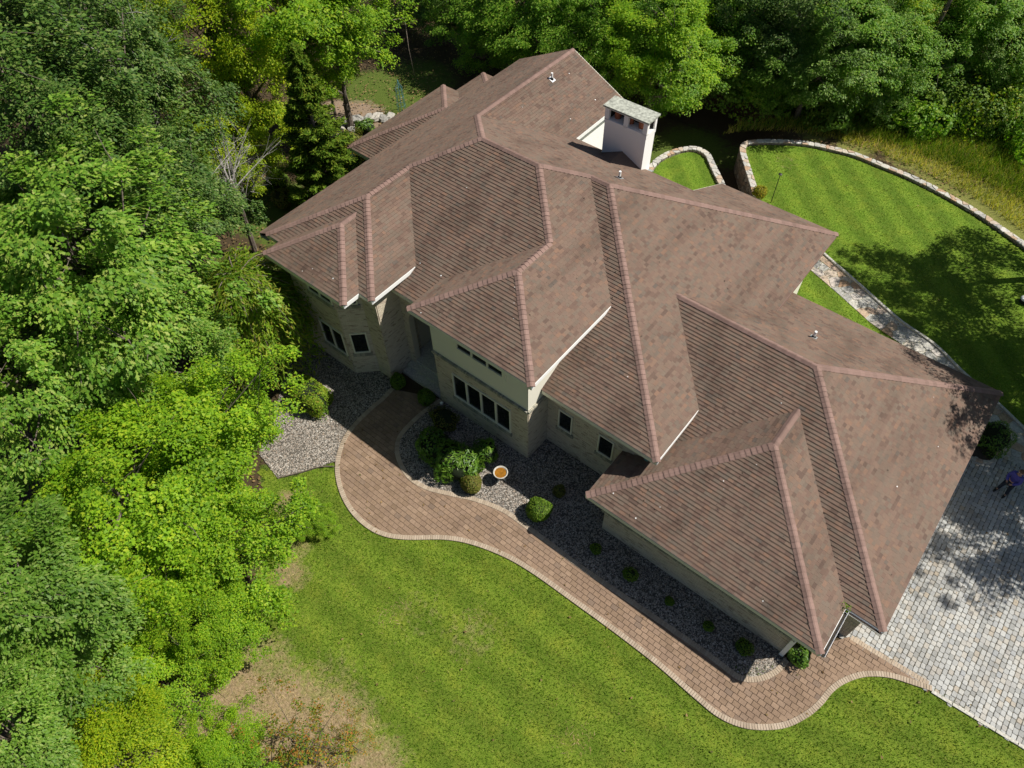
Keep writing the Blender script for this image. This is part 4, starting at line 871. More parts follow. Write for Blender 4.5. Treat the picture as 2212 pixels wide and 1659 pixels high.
for n in ('G2f', 'Fv', 'Mf', 'Gf', 'W2f', 'Ff', 'Gr', 'Kr'):
    for _ in range(7 if n in ('G2f', 'Mf') else 4):
        P_3 = faces[n]; wts = rng.dirichlet(np.ones(3)); p_ = wts[0]*P_3[0]+wts[1]*P_3[1]+wts[2]*P_3[2] if len(P_3) == 3 else None
        if p_ is None: i = random.randrange(len(P_3)); p_ = .5*P_3[i]+.5*np.mean(P_3, 0)
        T, W_, Nn = [np.array(q, float) for q in TW[ori[n]]]; Nn = Nn/LN; s_ = random.uniform(.012, .04)
        dp.add([p_+Nn*.027+s_*(math.cos(q)*T+math.sin(q)*W_/LN)*random.uniform(.6, 1) for q in np.arange(0, 6.2, .9)], [tuple(range(7))])
tag(dp.build('bird_droppings', M['white'], roof), kind='stuff')

# bits of leaf and twig caught on the shingles
db_ = HB()
for n, cnt_ in (('G2f', 60), ('Gf', 40), ('Mf', 40), ('Ff', 30), ('Fv', 20), ('W2f', 12), ('Bk', 30), ('Mr', 12), ('RF', 10), ('Gr', 14)):
    T, W_, Nn = [np.array(q, float) for q in TW[ori[n]]]; Nn = Nn/LN; O = faces[n][0]; W1 = W_/LN; pl2 = [(float((q-O)@T), float((q-O)@W1)) for q in faces[n]]; PP = np.array(pl2)
    qq = rng.uniform(PP.min(0), PP.max(0), (cnt_*3, 2)); qq = qq[inpoly(qq, pl2)][:cnt_]
    for x, y in qq:
        s_ = random.uniform(.012, .045); a_ = random.uniform(0, 3.14); c0 = O+T*x+W1*y+Nn*.03; e1 = (math.cos(a_)*T+math.sin(a_)*W1)*s_; e2 = (-math.sin(a_)*T+math.cos(a_)*W1)*s_*random.uniform(.25, .7)
        db_.add([c0-e1, c0-e2*1.0, c0+e1+Nn*.01, c0+e2], [(0, 1, 2, 3)])
tag(db_.build('roof_debris', M['dirt'], roof), kind='stuff')

# ================================================================== VEGETATION
import zlib
LEAF = {'maple': [(0, -.42), (.5, -.28), (.26, .05), (.16, .16), (0, .58), (-.16, .16), (-.26, .05), (-.5, -.28)],
        'oak': [(0, -.6), (.2, -.22), (.36, -.02), (.15, .08), (.24, .32), (0, .62), (-.24, .32), (-.15, .08), (-.36, -.02), (-.2, -.22)],
        'simple': [(0, -.5), (.3, 0), (0, .55), (-.3, 0)], 'narrow': [(0, -.6), (.13, 0), (0, .6), (-.13, 0)], 'needle': [(0, -.7), (.15, .1), (0, .7), (-.15, .1)]}
def unit(v): return v/(np.linalg.norm(v, axis=-1, keepdims=True)+1e-9)
def leaves(C, Nn, D, size, kind, rg, curl=.12):
    "C centres, Nn normals, D preferred in-plane direction"
    tpl = np.array(LEAF[kind]); n = len(C); Nn = unit(Nn); D = unit(D-(D*Nn).sum(1, keepdims=True)*Nn); Sx = np.cross(D, Nn); sz = size*rg.uniform(.65, 1.3, n)
    V = C[:, None]+sz[:, None, None]*(tpl[None, :, :1]*Sx[:, None]+tpl[None, :, 1:]*D[:, None]-curl*(tpl[None, :, :1]**2+.6*tpl[None, :, 1:]**2)*2*Nn[:, None])
    return V
def lobes(d, rg, amp=.25):
    o = np.ones(len(d))
    for _ in range(7): w_ = unit(rg.normal(size=3)); o += amp*.42*np.sin(rg.uniform(3, 7)*(d@w_)+rg.uniform(0, 6.28))
    return o
def crown(seed, R_, H_, nclump, per, size, kind, flat=.45, shell=.16, cr=.2, zmin=-.55, amp=.3):
    rg = np.random.default_rng(seed); d = unit(rg.normal(size=(nclump*3, 3))); d = d[d[:, 2] > zmin][:nclump]; nclump = len(d)
    rad = lobes(d, rg, amp)*(1-np.abs(rg.normal(0, shell, nclump))); cen = d*rad[:, None]*np.array((R_, R_, H_))
    crs = R_*cr*rg.uniform(.6, 1.4, nclump); idx = np.repeat(np.arange(nclump), per); m_ = len(idx)
    o = unit(rg.normal(size=(m_, 3)))*(rg.uniform(0, 1, (m_, 1))**.45); o[:, 2] *= flat; rho = np.hypot(o[:, 0], o[:, 1]); o[:, 2] -= .35*rho**2*flat*2
    C = cen[idx]+o*crs[idx][:, None]; outw = unit(d[idx]+np.array((0, 0, .2)))
    Nn = np.array((0, 0, 1.))+.5*outw+rg.normal(0, .36, (m_, 3)); D = outw*np.array((1, 1, -.3))+o*1.2+rg.normal(0, .6, (m_, 3))-np.array((0, 0, .35))
    return leaves(C, Nn, D, size, kind, rg), cen
def branches(cen, base, top, rg, n, r0, sides=6, mb=None):
    "trunk from base to top and curved limbs to the clump centres"
    mb = mb or MB(); base, top = np.array(base, float), np.array(top, float); k = 7; tr = [base+(top-base)*i/k+np.r_[rg.normal(0, .06*np.linalg.norm(top-base)/6, 2), 0]*(i > 0) for i in range(k+1)]
    mb.tube(tr, [r0*(1-.82*i/k)*(1.35 if i == 0 else 1) for i in range(k+1)], 8)
    for c in cen[rg.choice(len(cen), min(n, len(cen)), replace=False)]:
        q = rg.uniform(.25, .95); i = int(q*k); s = tr[i]; mid = s*.5+c*.5+np.array((0, 0, -.12*np.linalg.norm(c-s)))*rg.uniform(-.5, 1)+rg.normal(0, .12, 3); r1 = r0*(1-.8*q)*.5
        pts = [s*(1-t_)**2+2*mid*t_*(1-t_)+c*t_**2 for t_ in np.linspace(0, 1, 6)]; mb.tube(pts, [r1*(1-.85*t_)+.006 for t_ in np.linspace(0, 1, 6)], sides)
        for _ in range(3):
            p_ = pts[rg.integers(2, 6)]; e = p_+rg.normal(0, .14*np.linalg.norm(c-s)+.1, 3); mb.tube([p_, (p_+e)/2+rg.normal(0, .05, 3), e], [r1*.35+.004, r1*.2+.003, .003], 4)
    return mb
G_ = lambda *c: [(i/(len(c)-1), q) for i, q in enumerate(c)]
LM = {
 'maple': leafmat('maple_leaf', G_((.10, .21, .010), (.15, .29, .014), (.20, .36, .018), (.26, .40, .022), (.35, .43, .03)), .35, .42),
 'oak': leafmat('oak_leaf', G_((.075, .17, .016), (.11, .235, .022), (.15, .29, .03), (.21, .33, .04), (.30, .36, .09)), .5, .34),
 'darkoak': leafmat('dark_oak_leaf', G_((.04, .095, .016), (.06, .13, .022), (.085, .17, .03), (.12, .20, .036), (.20, .25, .08)), .5, .32),
 'yellow': leafmat('yellow_maple_leaf', G_((.14, .24, .010), (.20, .31, .012), (.26, .37, .014), (.33, .41, .018), (.41, .42, .02)), .3, .42),
 'forest': leafmat('forest_leaf', G_((.08, .19, .014), (.12, .26, .018), (.16, .32, .026), (.22, .36, .04), (.30, .38, .06)), .5, .46),
 'grey': leafmat('grey_green_leaf', G_((.075, .165, .018), (.11, .22, .024), (.15, .27, .034), (.24, .32, .08)), .5, .36),
 'conifer': leafmat('conifer_needle', G_((.05, .11, .010), (.08, .155, .014), (.13, .205, .02), (.20, .24, .03)), .2, .25, .6),
 'willow': leafmat('drooping_leaf', G_((.09, .18, .014), (.14, .25, .018), (.19, .31, .024), (.25, .33, .032), (.30, .26, .05)), .3, .42),
 'box': leafmat('clipped_leaf', G_((.05, .11, .010), (.08, .16, .014), (.12, .20, .02), (.17, .24, .03)), .3, .25),
 'bronze': leafmat('bronze_leaf', G_((.08, .11, .016), (.13, .15, .025), (.18, .175, .035), (.21, .15, .06)), .3, .25),
 'gold': leafmat('golden_leaf', G_((.16, .21, .015), (.28, .29, .02), (.42, .32, .02), (.48, .33, .02)), .3, .3),
 'rhodo': leafmat('glossy_leaf', G_((.05, .13, .012), (.08, .18, .018), (.12, .23, .024), (.17, .27, .04)), .6, .28, .3),
 'autumn': leafmat('autumn_leaf', G_((.08, .15, .015), (.13, .20, .02), (.18, .21, .025), (.33, .20, .03), (.40, .15, .04)), .3, .35),
}
PROTO = {}
def proto(key, seed, nclump, per, size, kind, leaf, limbs=26, r0=.2, zc=4.6, **kw):
    "crown of radius 4 centred zc above the foot"
    V, cen = crown(seed, 4, kw.pop('H', 4), nclump, per, size, kind, **kw); V[:, :, 2] += zc; cen = cen+np.array((0, 0, zc)); rg = np.random.default_rng(seed+1)
    cm = polymesh('crown', V, True); cm.materials.append(LM[leaf]); tm = branches(cen, (0, 0, -.2), (0, 0, zc+2.2), rg, limbs, r0).mesh('trunk', True); tm.materials.append(M['bark']); PROTO[key] = (cm, tm, zc)
proto('maple', 101, 320, 165, .125, 'maple', 'maple', cr=.17, amp=.44, shell=.2)
proto('maple2', 111, 320, 165, .125, 'maple', 'maple', cr=.17, amp=.46, shell=.2)
proto('oak', 121, 320, 140, .155, 'oak', 'oak', cr=.17, amp=.42, limbs=40, shell=.2)
proto('darkoak', 131, 320, 160, .15, 'simple', 'darkoak', cr=.17, amp=.46, limbs=30, shell=.22)
proto('yellow', 141, 320, 160, .13, 'simple', 'yellow', cr=.17, amp=.36)
proto('forest', 151, 290, 120, .17, 'simple', 'forest', cr=.18, amp=.36, shell=.2)
proto('forest2', 161, 290, 120, .17, 'simple', 'forest', cr=.2, amp=.42, shell=.22)
proto('grey', 171, 280, 110, .18, 'oak', 'grey', cr=.18, amp=.36, shell=.2)
proto('autumn', 181, 90, 30, .17, 'maple', 'autumn', cr=.16, amp=.4, shell=.3, limbs=50, r0=.1)
def tree(key, xyz, R_, label, name, group=None, H_=None, cat='tree', zfoot=0.):
    "xyz = crown centre"
    cm, tm, zc = PROTO[key]; root = empty(name, (xyz[0], xyz[1], zfoot)); sx = R_/4; sz = (xyz[2]-zfoot)/zc if H_ is None else H_/4
    sz = (xyz[2]-zfoot)/zc if H_ is None else sz
    co = obj('crown', cm, None, root); to = obj('trunk', tm, None, root); s_h = (H_ or R_)/4
    co.scale = (sx, sx, s_h); co.location = (0, 0, xyz[2]-zfoot-zc*s_h); off = xyz[2]-zfoot-zc*s_h; to.scale = (sx, sx, s_h); to.location = (0, 0, off)
    if off > -.1: MB().tube([(0, 0, -.25), (0, 0, off+.3)], [.3*sx, .26*sx], 9).build('lower_trunk', M['bark'], root)
    pass; root.rotation_euler.z = (zlib.crc32(f'{label}{xyz[0]:.0f}{xyz[1]:.0f}'.encode()) % 628)/100
    tag(root, label, cat, group); return root
def tp(x, y, z): return at(x, y, z)
NEAR = [
 ('maple', 430, 955, 4.6, 2.9, 3.4, 'bright green maple tree overhanging the sunlit pebble bed', 'maple_tree'),
 ('maple2', 270, 1090, 5.2, 3.4, 3.8, 'broad bright green maple tree left of the dry lawn edge', 'maple_tree'),
 ('maple', 445, 1175, 3.6, 2.7, 3.2, 'bright green maple tree leaning over the tan strip of lawn', 'maple_tree'),
 ('maple2', 465, 1345, 2.4, 1.6, 2.0, 'low young maple at the lower corner of the lawn edge', 'maple_tree'),
 ('maple', 270, 1490, 2.6, 1.8, 2.2, 'bushy low maple beside the bare straw ground', 'maple_tree'),
 ('oak', 190, 590, 8.6, 4.2, 4.6, 'large red oak with shiny lobed leaves between the maples and the dark oaks', 'oak_tree'),
 ('oak', 60, 800, 8.0, 3.2, 3.6, 'glossy oak whose limbs show between the leaves', 'oak_tree'),
 ('oak', 300, 750, 6.0, 2.4, 3.0, 'smaller oak squeezed between the drooping tree and the maples', 'oak_tree'),
 ('grey', 40, 1290, 8.5, 2.2, 2.4, 'grey green oak towering over the low maples', 'oak_tree'),
 ('grey', 120, 1400, 6.0, 1.9, 2.2, 'grey green oak sapling under the towering oak', 'oak_tree'),
 ('grey', 20, 1600, 8.0, 1.5, 1.8, 'grey green oak top beside the yellow green maple', 'oak_tree'),
 ('yellow', 250, 1640, 4.6, 1.9, 2.2, 'yellow green maple next to the bare straw ground', 'maple_tree'),
 ('maple', 470, 1660, 3.2, 1.3, 1.5, 'small maple between the yellow maple and the twiggy autumn tree', 'maple_tree'),
 ('autumn', 640, 1610, 2.6, 1.5, 1.7, 'sparse twiggy tree with reddening leaves over the straw', 'young_tree'),
 ('autumn', 520, 1640, 2.4, 1.2, 1.4, 'thin twiggy sapling with orange leaf tips', 'young_tree'),
 ('autumn', 750, 1600, 1.8, .8, 1.0, 'small sparse sapling with yellow and orange leaves on the straw', 'young_tree'),
 ('maple', 668, 1120, 1.0, .72, .9, 'small round maple sapling on the grass near the walkway curve', 'maple_sapling'),
 ('darkoak', 110, 330, 9.6, 4.8, 5.0, 'dark green oak beside the bare grey branches', 'oak_tree'),
 ('darkoak', 275, 190, 9.0, 3.6, 4.6, 'dark green oak growing next to the yellow maple', 'oak_tree'),
 ('darkoak', 40, 110, 9.5, 4.6, 5.0, 'dark green oak at the back of the oak grove', 'oak_tree'),
 ('darkoak', 215, 30, 9.0, 4.0, 5.0, 'tall dark oak behind the bare grey branches', 'oak_tree'),
 ('darkoak', 350, 430, 5.6, 3.0, 3.8, 'dark oak at the edge of the shaded clearing', 'oak_tree'),
 ('darkoak', 250, 470, 7.0, 3.4, 4.0, 'dark oak right behind the large red oak', 'oak_tree'),
 ('yellow', 500, 100, 7.2, 3.9, 4.8, 'tall maple turning yellow beside the dark oaks', 'maple_tree'),
 ('yellow', 500, 230, 4.0, 2.6, 3.6, 'maple with yellow tips behind the slim conifer', 'maple_tree'),
 ('yellow', 470, 345, 3.6, 2.5, 3.0, 'low yellow green maple over the shaded clearing', 'maple_tree'),
 ('maple2', 712, 60, 6.5, 3.0, 4.4, 'bright maple beside the dappled back yard', 'maple_tree'),
 ('maple', 610, -20, 9.0, 4.2, 5.0, 'bright maple behind the yellow maple', 'maple_tree'),
 ('maple2', 705, 165, 2.6, 1.4, 1.8, 'low bright maple bough hanging over the rock garden', 'maple_tree'),
]
for key, x, y, z, R_, H_, lab, nm in NEAR: tree(key, tp(x, y, z), R_, lab, nm, None, H_)
# forest belt behind the house: look-alike trees
def vmin(u): return 35.5 if u < -9 else 42 if u < -1 else 45 if u < 2 else 50 if u < 6 else 56
cnt = 0
for iy, y in enumerate((0, 75, 150, 210)):
    for x in np.arange(770+40*(iy % 2), 2300, 92):
        if y > 100 and x < 1330: continue
        if y > 160 and x < 1480: continue
        x_, y_ = x+random.uniform(-25, 25), y+random.uniform(-20, 20)
        if x_ < 960 and y_ > 40: continue
        for z in np.arange(4.5 if y < 40 else 6.5 if x_ < 1650 else 5, 1.4, -.5):
            X_3 = at(x_, y_, z)
            if X_3[1] >= vmin(X_3[0])+(1.5 if z > 4 else 0): break
        else: continue
        key = random.choices(('forest', 'forest2', 'grey', 'yellow', 'maple2', 'darkoak'), (4, 4, 1.6 if x_ > 1500 else .3, .5 if x_ < 1900 else 1.5, .7, 1.5))[0]
        R_ = min(3.6, 1.1+.45*z)*random.uniform(.85, 1.2)
        spot = 'behind the rear gable' if x_ < 1330 else 'beyond the chimney' if x_ < 1560 else 'beyond the bend of the curved wall' if x_ < 1850 else 'beyond the meadow grass'
        big = 'tall ' if z > 4.4 else 'low '
        lab = big+{'forest': 'leafy green forest tree standing in the wood behind the house', 'forest2': 'leafy green forest tree standing in the wood behind the house', 'grey': 'pale grey green tree in the wood behind the house', 'yellow': 'yellowing tree in the wood behind the house', 'maple2': 'bright green maple in the wood behind the house', 'darkoak': 'dark green oak in the wood behind the house'}[key].replace('standing in the wood behind the house', spot).replace('in the wood behind the house', spot)
        tree(key, X_3, R_, lab, 'forest_tree', big+spot+' '+{'forest': 'green trees of the wood behind the house', 'forest2': 'green trees of the wood behind the house', 'grey': 'grey green trees of the wood behind the house', 'yellow': 'yellowing trees of the wood behind the house', 'maple2': 'bright maples of the wood behind the house', 'darkoak': 'dark oaks of the wood behind the house'}[key], max(R_, z*.75)); cnt += 1
# tall trees beyond the right edge of the lawn and driveway: their shade falls on lawn, roof corner and cobbles
for (u_, v_, z, R_, H_, lab) in [(15.8, 37.6, 8.2, 3.0, 3.2, 'tall tree shading the back lawn'), (20.6, 34.4, 8.6, 3.4, 3.4, 'tall tree shading the far end of the back lawn'), (18.4, 28.9, 8.6, 2.7, 3.2, 'tall tree shading the garage corner'), (21.9, 26.2, 7.6, 3.1, 3, 'tall tree shading the cobbled driveway'), (26, 31, 9, 4, 4, 'tall tree behind the driveway')]:
    tree('forest2', (u_, v_, z), R_, lab, 'shade_tree', None, H_)
# ------------------------------------------------ conifer
def conifer(base, h, R_, label, seed):
    rg = np.random.default_rng(seed); root = empty('conifer', base); Cs, Ns, Ds = [], [], []; mb = MB(); mb.tube([(0, 0, -.1), (0, 0, h*.5), (0, 0, h)], [.16, .1, .01], 7)
    for k in range(300):
        zz = h*(.04+.95*rg.uniform(0, 1)**1.05); r_ = R_*(1-zz/h)**.8*rg.uniform(.65, 1.1)+.12; a_ = rg.uniform(0, 6.28); tip = np.array((r_*math.cos(a_), r_*math.sin(a_), zz+.22*r_-.1)); s = np.array((0, 0, zz-.05)); mb.tube([s, (s+tip)/2, tip], [.03, .02, .005], 4, False)
        m_ = int(85*r_+40); t_ = rg.uniform(.2, 1.08, m_); side = rg.normal(0, .16, m_)*(1.2-t_*.6)*min(1, r_); d = (tip-s)/np.linalg.norm(tip-s); sd = np.array((-d[1], d[0], 0)); C = s+t_[:, None]*(tip-s)+side[:, None]*sd; C[:, 2] += rg.normal(0, .06, m_)-.12*np.abs(side)
        Cs.append(C); Ns.append(np.array((0, 0, 1.))+rg.normal(0, .5, (m_, 3))); Ds.append(d+np.sign(side)[:, None]*sd*.6+rg.normal(0, .35, (m_, 3))+np.array((0, 0, .3)))
    obj('crown', polymesh('crown', leaves(np.concatenate(Cs), np.concatenate(Ns), np.concatenate(Ds), .22, 'needle', rg)), LM['conifer'], root); mb.build('trunk', M['bark'], root); return tag(root, label, 'conifer')
cb = at(722, 440); conifer((*cb[:2], 0), 9.6, 2.3, 'slim dark green conifer close to the left eaves', 5)
# ------------------------------------------------ drooping tree
def weeping(base, h, R_, label, seed):
    rg = np.random.default_rng(seed); root = empty('weeping_tree', base); mb = MB(); top = np.array((0, 0, h*.8)); mb.tube([(0, 0, -.1), (.1, 0, h*.4), top], [.18, .13, .07], 7); Cs, Ns, Ds = [], [], []
    for k in range(260):
        a_ = rg.uniform(0, 6.28); r_ = R_*math.sqrt(rg.uniform(.05, 1)); out = np.array((math.cos(a_), math.sin(a_), 0)); s = top*rg.uniform(.55, 1.0); pk = s+out*r_*.55+np.array((0, 0, h*.22*rg.uniform(.3, 1))); end = s+out*r_*rg.uniform(.95, 1.15)-np.array((0, 0, h*rg.uniform(.12, .45)*(r_/R_+.2)))
        tt = np.linspace(0, 1, 9); pts = [s*(1-t_)**2+2*pk*t_*(1-t_)+end*t_**2 for t_ in tt]; mb.tube(pts, [.03*(1-.9*t_)+.004 for t_ in tt], 4, False)
        m_ = 230; t_ = rg.uniform(.04, 1.02, m_); P_ = (1-t_)[:, None]**2*s+2*(t_*(1-t_))[:, None]*pk+(t_**2)[:, None]*end; tg = unit(2*(1-t_)[:, None]*(pk-s)+2*t_[:, None]*(end-pk))
        C = P_+rg.normal(0, .19, (m_, 3))*np.array((1, 1, .6))-np.array((0, 0, .06)); Cs.append(C); Ns.append(np.array((0, 0, 1.))+out*.4+rg.normal(0, .4, (m_, 3))); Ds.append(tg+rg.normal(0, .45, (m_, 3))-np.array((0, 0, .3)))
    obj('crown', polymesh('crown', leaves(np.concatenate(Cs), np.concatenate(Ns), np.concatenate(Ds), .21, 'narrow', rg)), LM['willow'], root); mb.build('trunk', M['bark'], root); return tag(root, label, 'tree')
wb = at(515, 610, 5.2); weeping((wb[0], wb[1], 0), 7.0, 3.05, 'drooping tree with bronze green sprays beside the brick bay', 8)
# ------------------------------------------------ bare grey branches
def bare(base, h, sp, label, seed, n=11, name='bare_tree'):
    rg = np.random.default_rng(seed); root = empty(name, base); mb = MB(); mb.tube([(0, 0, -.1), (.1, .1, h*.35), (0, .2, h*.6)], [.16, .12, .06], 7); tw = MB()
    for k in range(n):
        s = np.array((.05, .1, h*rg.uniform(.3, .6))); e = np.array((rg.normal(0, sp*1.0), rg.normal(0, sp*1.0), h*rg.uniform(.72, 1.0))); mid = (s+e)/2+rg.normal(0, .3, 3); tt = np.linspace(0, 1, 6); pts = [s*(1-t_)**2+2*mid*t_*(1-t_)+e*t_**2 for t_ in tt]; tw.tube(pts, [.04*(1-.85*t_)+.006 for t_ in tt], 4, False)
        for _ in range(8):
            p_ = pts[rg.integers(1, 6)]; e2 = p_+(e-s)*rg.uniform(.05, .2)+rg.normal(0, .5, 3); m2 = (p_+e2)/2+rg.normal(0, .08, 3); tw.tube([p_, m2, e2], [.014, .01, .004], 3, False)
            for _ in range(3): e3 = m2+rg.normal(0, .32, 3)+(e2-p_)*.4; tw.tube([m2, e3], [.007, .003], 3, False)
    mb.build('trunk', M['bark'], root); tw.build('twigs', M['greybark'], root); return tag(root, label, 'bare tree')
for (x, y, z, h, sp, lab, sd_) in [(270, 150, 10, 13, 1.7, 'leafless grey branches rising through the dark oaks', 1), (340, 380, 7.0, 8.6, 1.2, 'dead grey twigs over the shaded clearing', 2), (470, 340, 6, 7.5, 1.2, 'fine bare twigs next to the yellow maple', 4)]:
    q = at(x, y, z); bare((q[0], q[1], 0), h, sp, lab, sd_)
for (x0, y0, hh, lab) in [(1945, 215, 7.5, 'straight dark trunk at the meadow edge'), (2010, 220, 4.5, 'vine wrapped broken trunk at the meadow edge'), (2165, 235, 8, 'leaning brown trunk beyond the meadow')]:
    q = at(x0, y0); rt = empty('tree_trunk', (q[0], q[1], 0)); mb = MB(); mb.tube([(0, 0, -.2), (.1, .05, hh*.5), (.3, .1, hh)], [.2, .16, .1], 9); mb.build('stem', M['bark'], rt)
    rg = np.random.default_rng(int(x0)); m_ = 420; C = np.c_[rg.normal(.1, .22, m_), rg.normal(.05, .22, m_), rg.uniform(.2, hh*.8, m_)]; obj('vine', polymesh('vine', leaves(C, rg.normal(0, .6, (m_, 3))+np.array((.3, -.5, .6)), rg.normal(0, 1, (m_, 3)), .13, 'simple', rg)), LM['bronze'], rt); tag(rt, lab, 'trunk')
# ------------------------------------------------ shrubs
def shrub(base, rx, ry, rz, leaf, size, n, label, name='shrub', kind='simple', boxy=1.0, zc=None, group=None, rough=.08, core=True, seed=None, rot=0):
    rg = np.random.default_rng(seed if seed is not None else abs(hash((round(base[0], 2), round(base[1], 2)))) % 9999); root = empty(name, (base[0], base[1], base[2] if len(base) > 2 else 0)); zc = rz*.85 if zc is None else zc
    d = unit(rg.normal(size=(n, 3))); d = d[d[:, 2] > -.75]
    if boxy < 1: p_ = np.sign(d)*np.abs(d)**boxy; d2 = p_
    else: d2 = d
    rr = lobes(d, rg, rough)*(1-np.abs(rg.normal(0, .07, len(d)))); C = d2*rr[:, None]*np.array((rx, ry, rz))+np.array((0, 0, zc)); C[:, 2] = np.maximum(C[:, 2], .03)
    Nn = d+np.array((0, 0, .35))+rg.normal(0, .45, d.shape); D = rg.normal(0, 1, d.shape)+d*.6
    obj('foliage', polymesh('foliage', leaves(C, Nn, D, size, kind, rg, .1)), LM[leaf], root)
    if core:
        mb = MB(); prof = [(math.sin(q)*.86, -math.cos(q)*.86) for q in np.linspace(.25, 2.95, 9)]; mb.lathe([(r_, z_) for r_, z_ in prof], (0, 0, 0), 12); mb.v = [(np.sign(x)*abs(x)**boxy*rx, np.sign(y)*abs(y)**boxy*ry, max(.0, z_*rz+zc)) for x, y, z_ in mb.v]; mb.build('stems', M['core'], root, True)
    root.rotation_euler.z = rot; return tag(root, label, 'shrub', group)
q = at(670, 850, .8); shrub((q[0], q[1]), .95, .7, .62, 'willow', .085, 5200, 'flat topped clipped yew shrub in the left pebble bed', boxy=.6, zc=.62, rot=.1)
q = at(694, 886, .25); shrub((q[0], q[1]), .38, .38, .35, 'box', .09, 260, 'small airy shrub on the sunny pebbles', core=False, rough=.4)
q = at(985, 1000, .5); shrub((q[0], q[1]), 1.15, .8, .62, 'rhodo', .2, 2600, 'spreading glossy rhododendron in the front pebble bed', kind='narrow', rough=.3)
q = at(945, 965, .4); shrub((q[0], q[1]), .9, .8, .5, 'rhodo', .13, 1900, 'low dark shrub in the shade behind the rhododendron', rough=.3)
q = at(1052, 975, .5); shrub((q[0], q[1]), .5, .5, .62, 'rhodo', .2, 1000, 'small upright rhododendron beside the spreading one', kind='narrow', rough=.3)
q = at(960, 905, .3); shrub((q[0], q[1]), .75, .6, .32, 'bronze', .09, 1500, 'low dark groundcover shrub under the wide window', rough=.3)
q = at(1018, 1042, .45); shrub((q[0], q[1]), .46, .46, .46, 'bronze', .07, 3200, 'ball shaped bronze green bush beside the bird bath')
q = at(1165, 1098, .5); shrub((q[0], q[1]), .54, .54, .50, 'box', .07, 4200, 'bright green ball shaped bush at the walkway edge')
q = at(1208, 1060, .3); shrub((q[0], q[1]), .26, .26, .32, 'bronze', .06, 1200, 'small round bush behind the bright green ball bush')
q = at(860, 822, .4); shrub((q[0], q[1]), .38, .38, .42, 'box', .07, 2000, 'dark ball bush on the bay side of the front steps')
q = at(920, 857, .4); shrub((q[0], q[1]), .4, .4, .42, 'box', .07, 2000, 'dark ball bush between the front steps and the wide window')
for k, (x, y) in enumerate([(1788, 1644), (1892, 1722), (2010, 1800), (2127, 1876), (2235, 1941)]):
    q = at(x*F2, y*F2, .25); rs_ = (.22, .28, .16, .2, .3)[k]; shrub((q[0], q[1]), rs_*1.1, rs_, rs_*.9, 'box', .07, 700, 'small round shrub in the shaded bed along the garage front', group='round shrubs in a row below the garage front')
q = at(1728, 1410, .4); shrub((q[0], q[1]), .45, .42, .42, 'rhodo', .09, 1800, 'dark shrub tucked into the corner under the garage eave', rough=.2)
q = at(2143, 945, .5); shrub((q[0], q[1]), .75, .75, .7, 'rhodo', .13, 2400, 'loose leafy shrub in the planting bed by the driveway', kind='narrow', rough=.35)
q = at(597, 392, .7); shrub((q[0], q[1]), .72, .72, .75, 'box', .1, 3000, 'rounded shrub at the edge of the shaded clearing', rough=.15)
q = at(608, 428, .5); shrub((q[0], q[1]), .6, .55, .55, 'bronze', .1, 2400, 'rounded bronze shrub in front of its greener neighbour', rough=.15)
q = at(1640, 418, .75); rt = shrub((q[0], q[1], .42), .42, .42, .36, 'gold', .07, 1600, 'pot of golden flowers standing on the stone wall end', 'flower_pot', zc=.42); MB().lathe([(.14, 0), (.2, .25), (.21, .27), (.17, .26)], (0, 0, 0), 14).build('pot', M['concrete'], rt)
q = at(752, 302, .4); shrub((q[0], q[1]), .9, .8, .5, 'bronze', .1, 2000, 'brown green mound shrub by the rock garden', rough=.25)
q = at(790, 274, .25); shrub((q[0], q[1]), .7, .55, .35, 'rhodo', .2, 900, 'tuft of bright strappy leaves among the rocks', kind='narrow', rough=.3)
q = at(772, 346, .6); shrub((q[0], q[1]), 1.0, .9, .7, 'gold', .1, 2200, 'yellow green shrub under the left eaves', rough=.25)
q = at(735, 310, .3); shrub((q[0], q[1]), .4, .4, .3, 'gold', .09, 600, 'small golden shrub beside the rock garden', rough=.25)
q = g2v; rt = shrub((q[0], q[1]-.05, q[2]-.05), .16, .16, .16, 'maple', .09, 60, 'weed seedlings sprouting from the roof gutter corner', 'weeds', kind='narrow', core=False, rough=.4)
# undergrowth along the far side of the curved wall
ug = 0
for i in range(46):
    x_ = 1380+i*19+random.uniform(-12, 12); y_ = 235+random.uniform(-55, 22)+(.02*(x_-1900) if x_ > 1900 else 0)
    q = at(x_, y_, 1.0)
    if q[1] < (38 if q[0] < -9 else 41 if q[0] < -1 else 42.5 if q[0] < 3 else 44.5 if q[0] < 7 else 45.5): continue
    lf_ = random.choices(('forest', 'grey', 'box', 'willow'), (4, 2, 2, 1))[0]; R_ = random.uniform(.9, 1.7)
    spot = ' beyond the chimney' if x_ < 1560 else ' by the curved wall bend' if x_ < 1850 else ' beside the meadow grass'
    shrub((q[0], q[1], -.1), R_, R_*.9, R_*1.0, lf_, .19, 1500, {'forest': 'green thicket shrub at the foot of the wood', 'grey': 'pale leaved thicket shrub at the foot of the wood', 'box': 'fresh green thicket shrub at the foot of the wood', 'willow': 'olive thicket shrub at the foot of the wood'}[lf_].replace(' at the foot of the wood', spot), 'undergrowth_shrub', group={'forest': 'green thicket shrubs', 'grey': 'pale thicket shrubs', 'box': 'fresh thicket shrubs', 'willow': 'olive thicket shrubs'}[lf_]+spot, rough=.45, core=False)
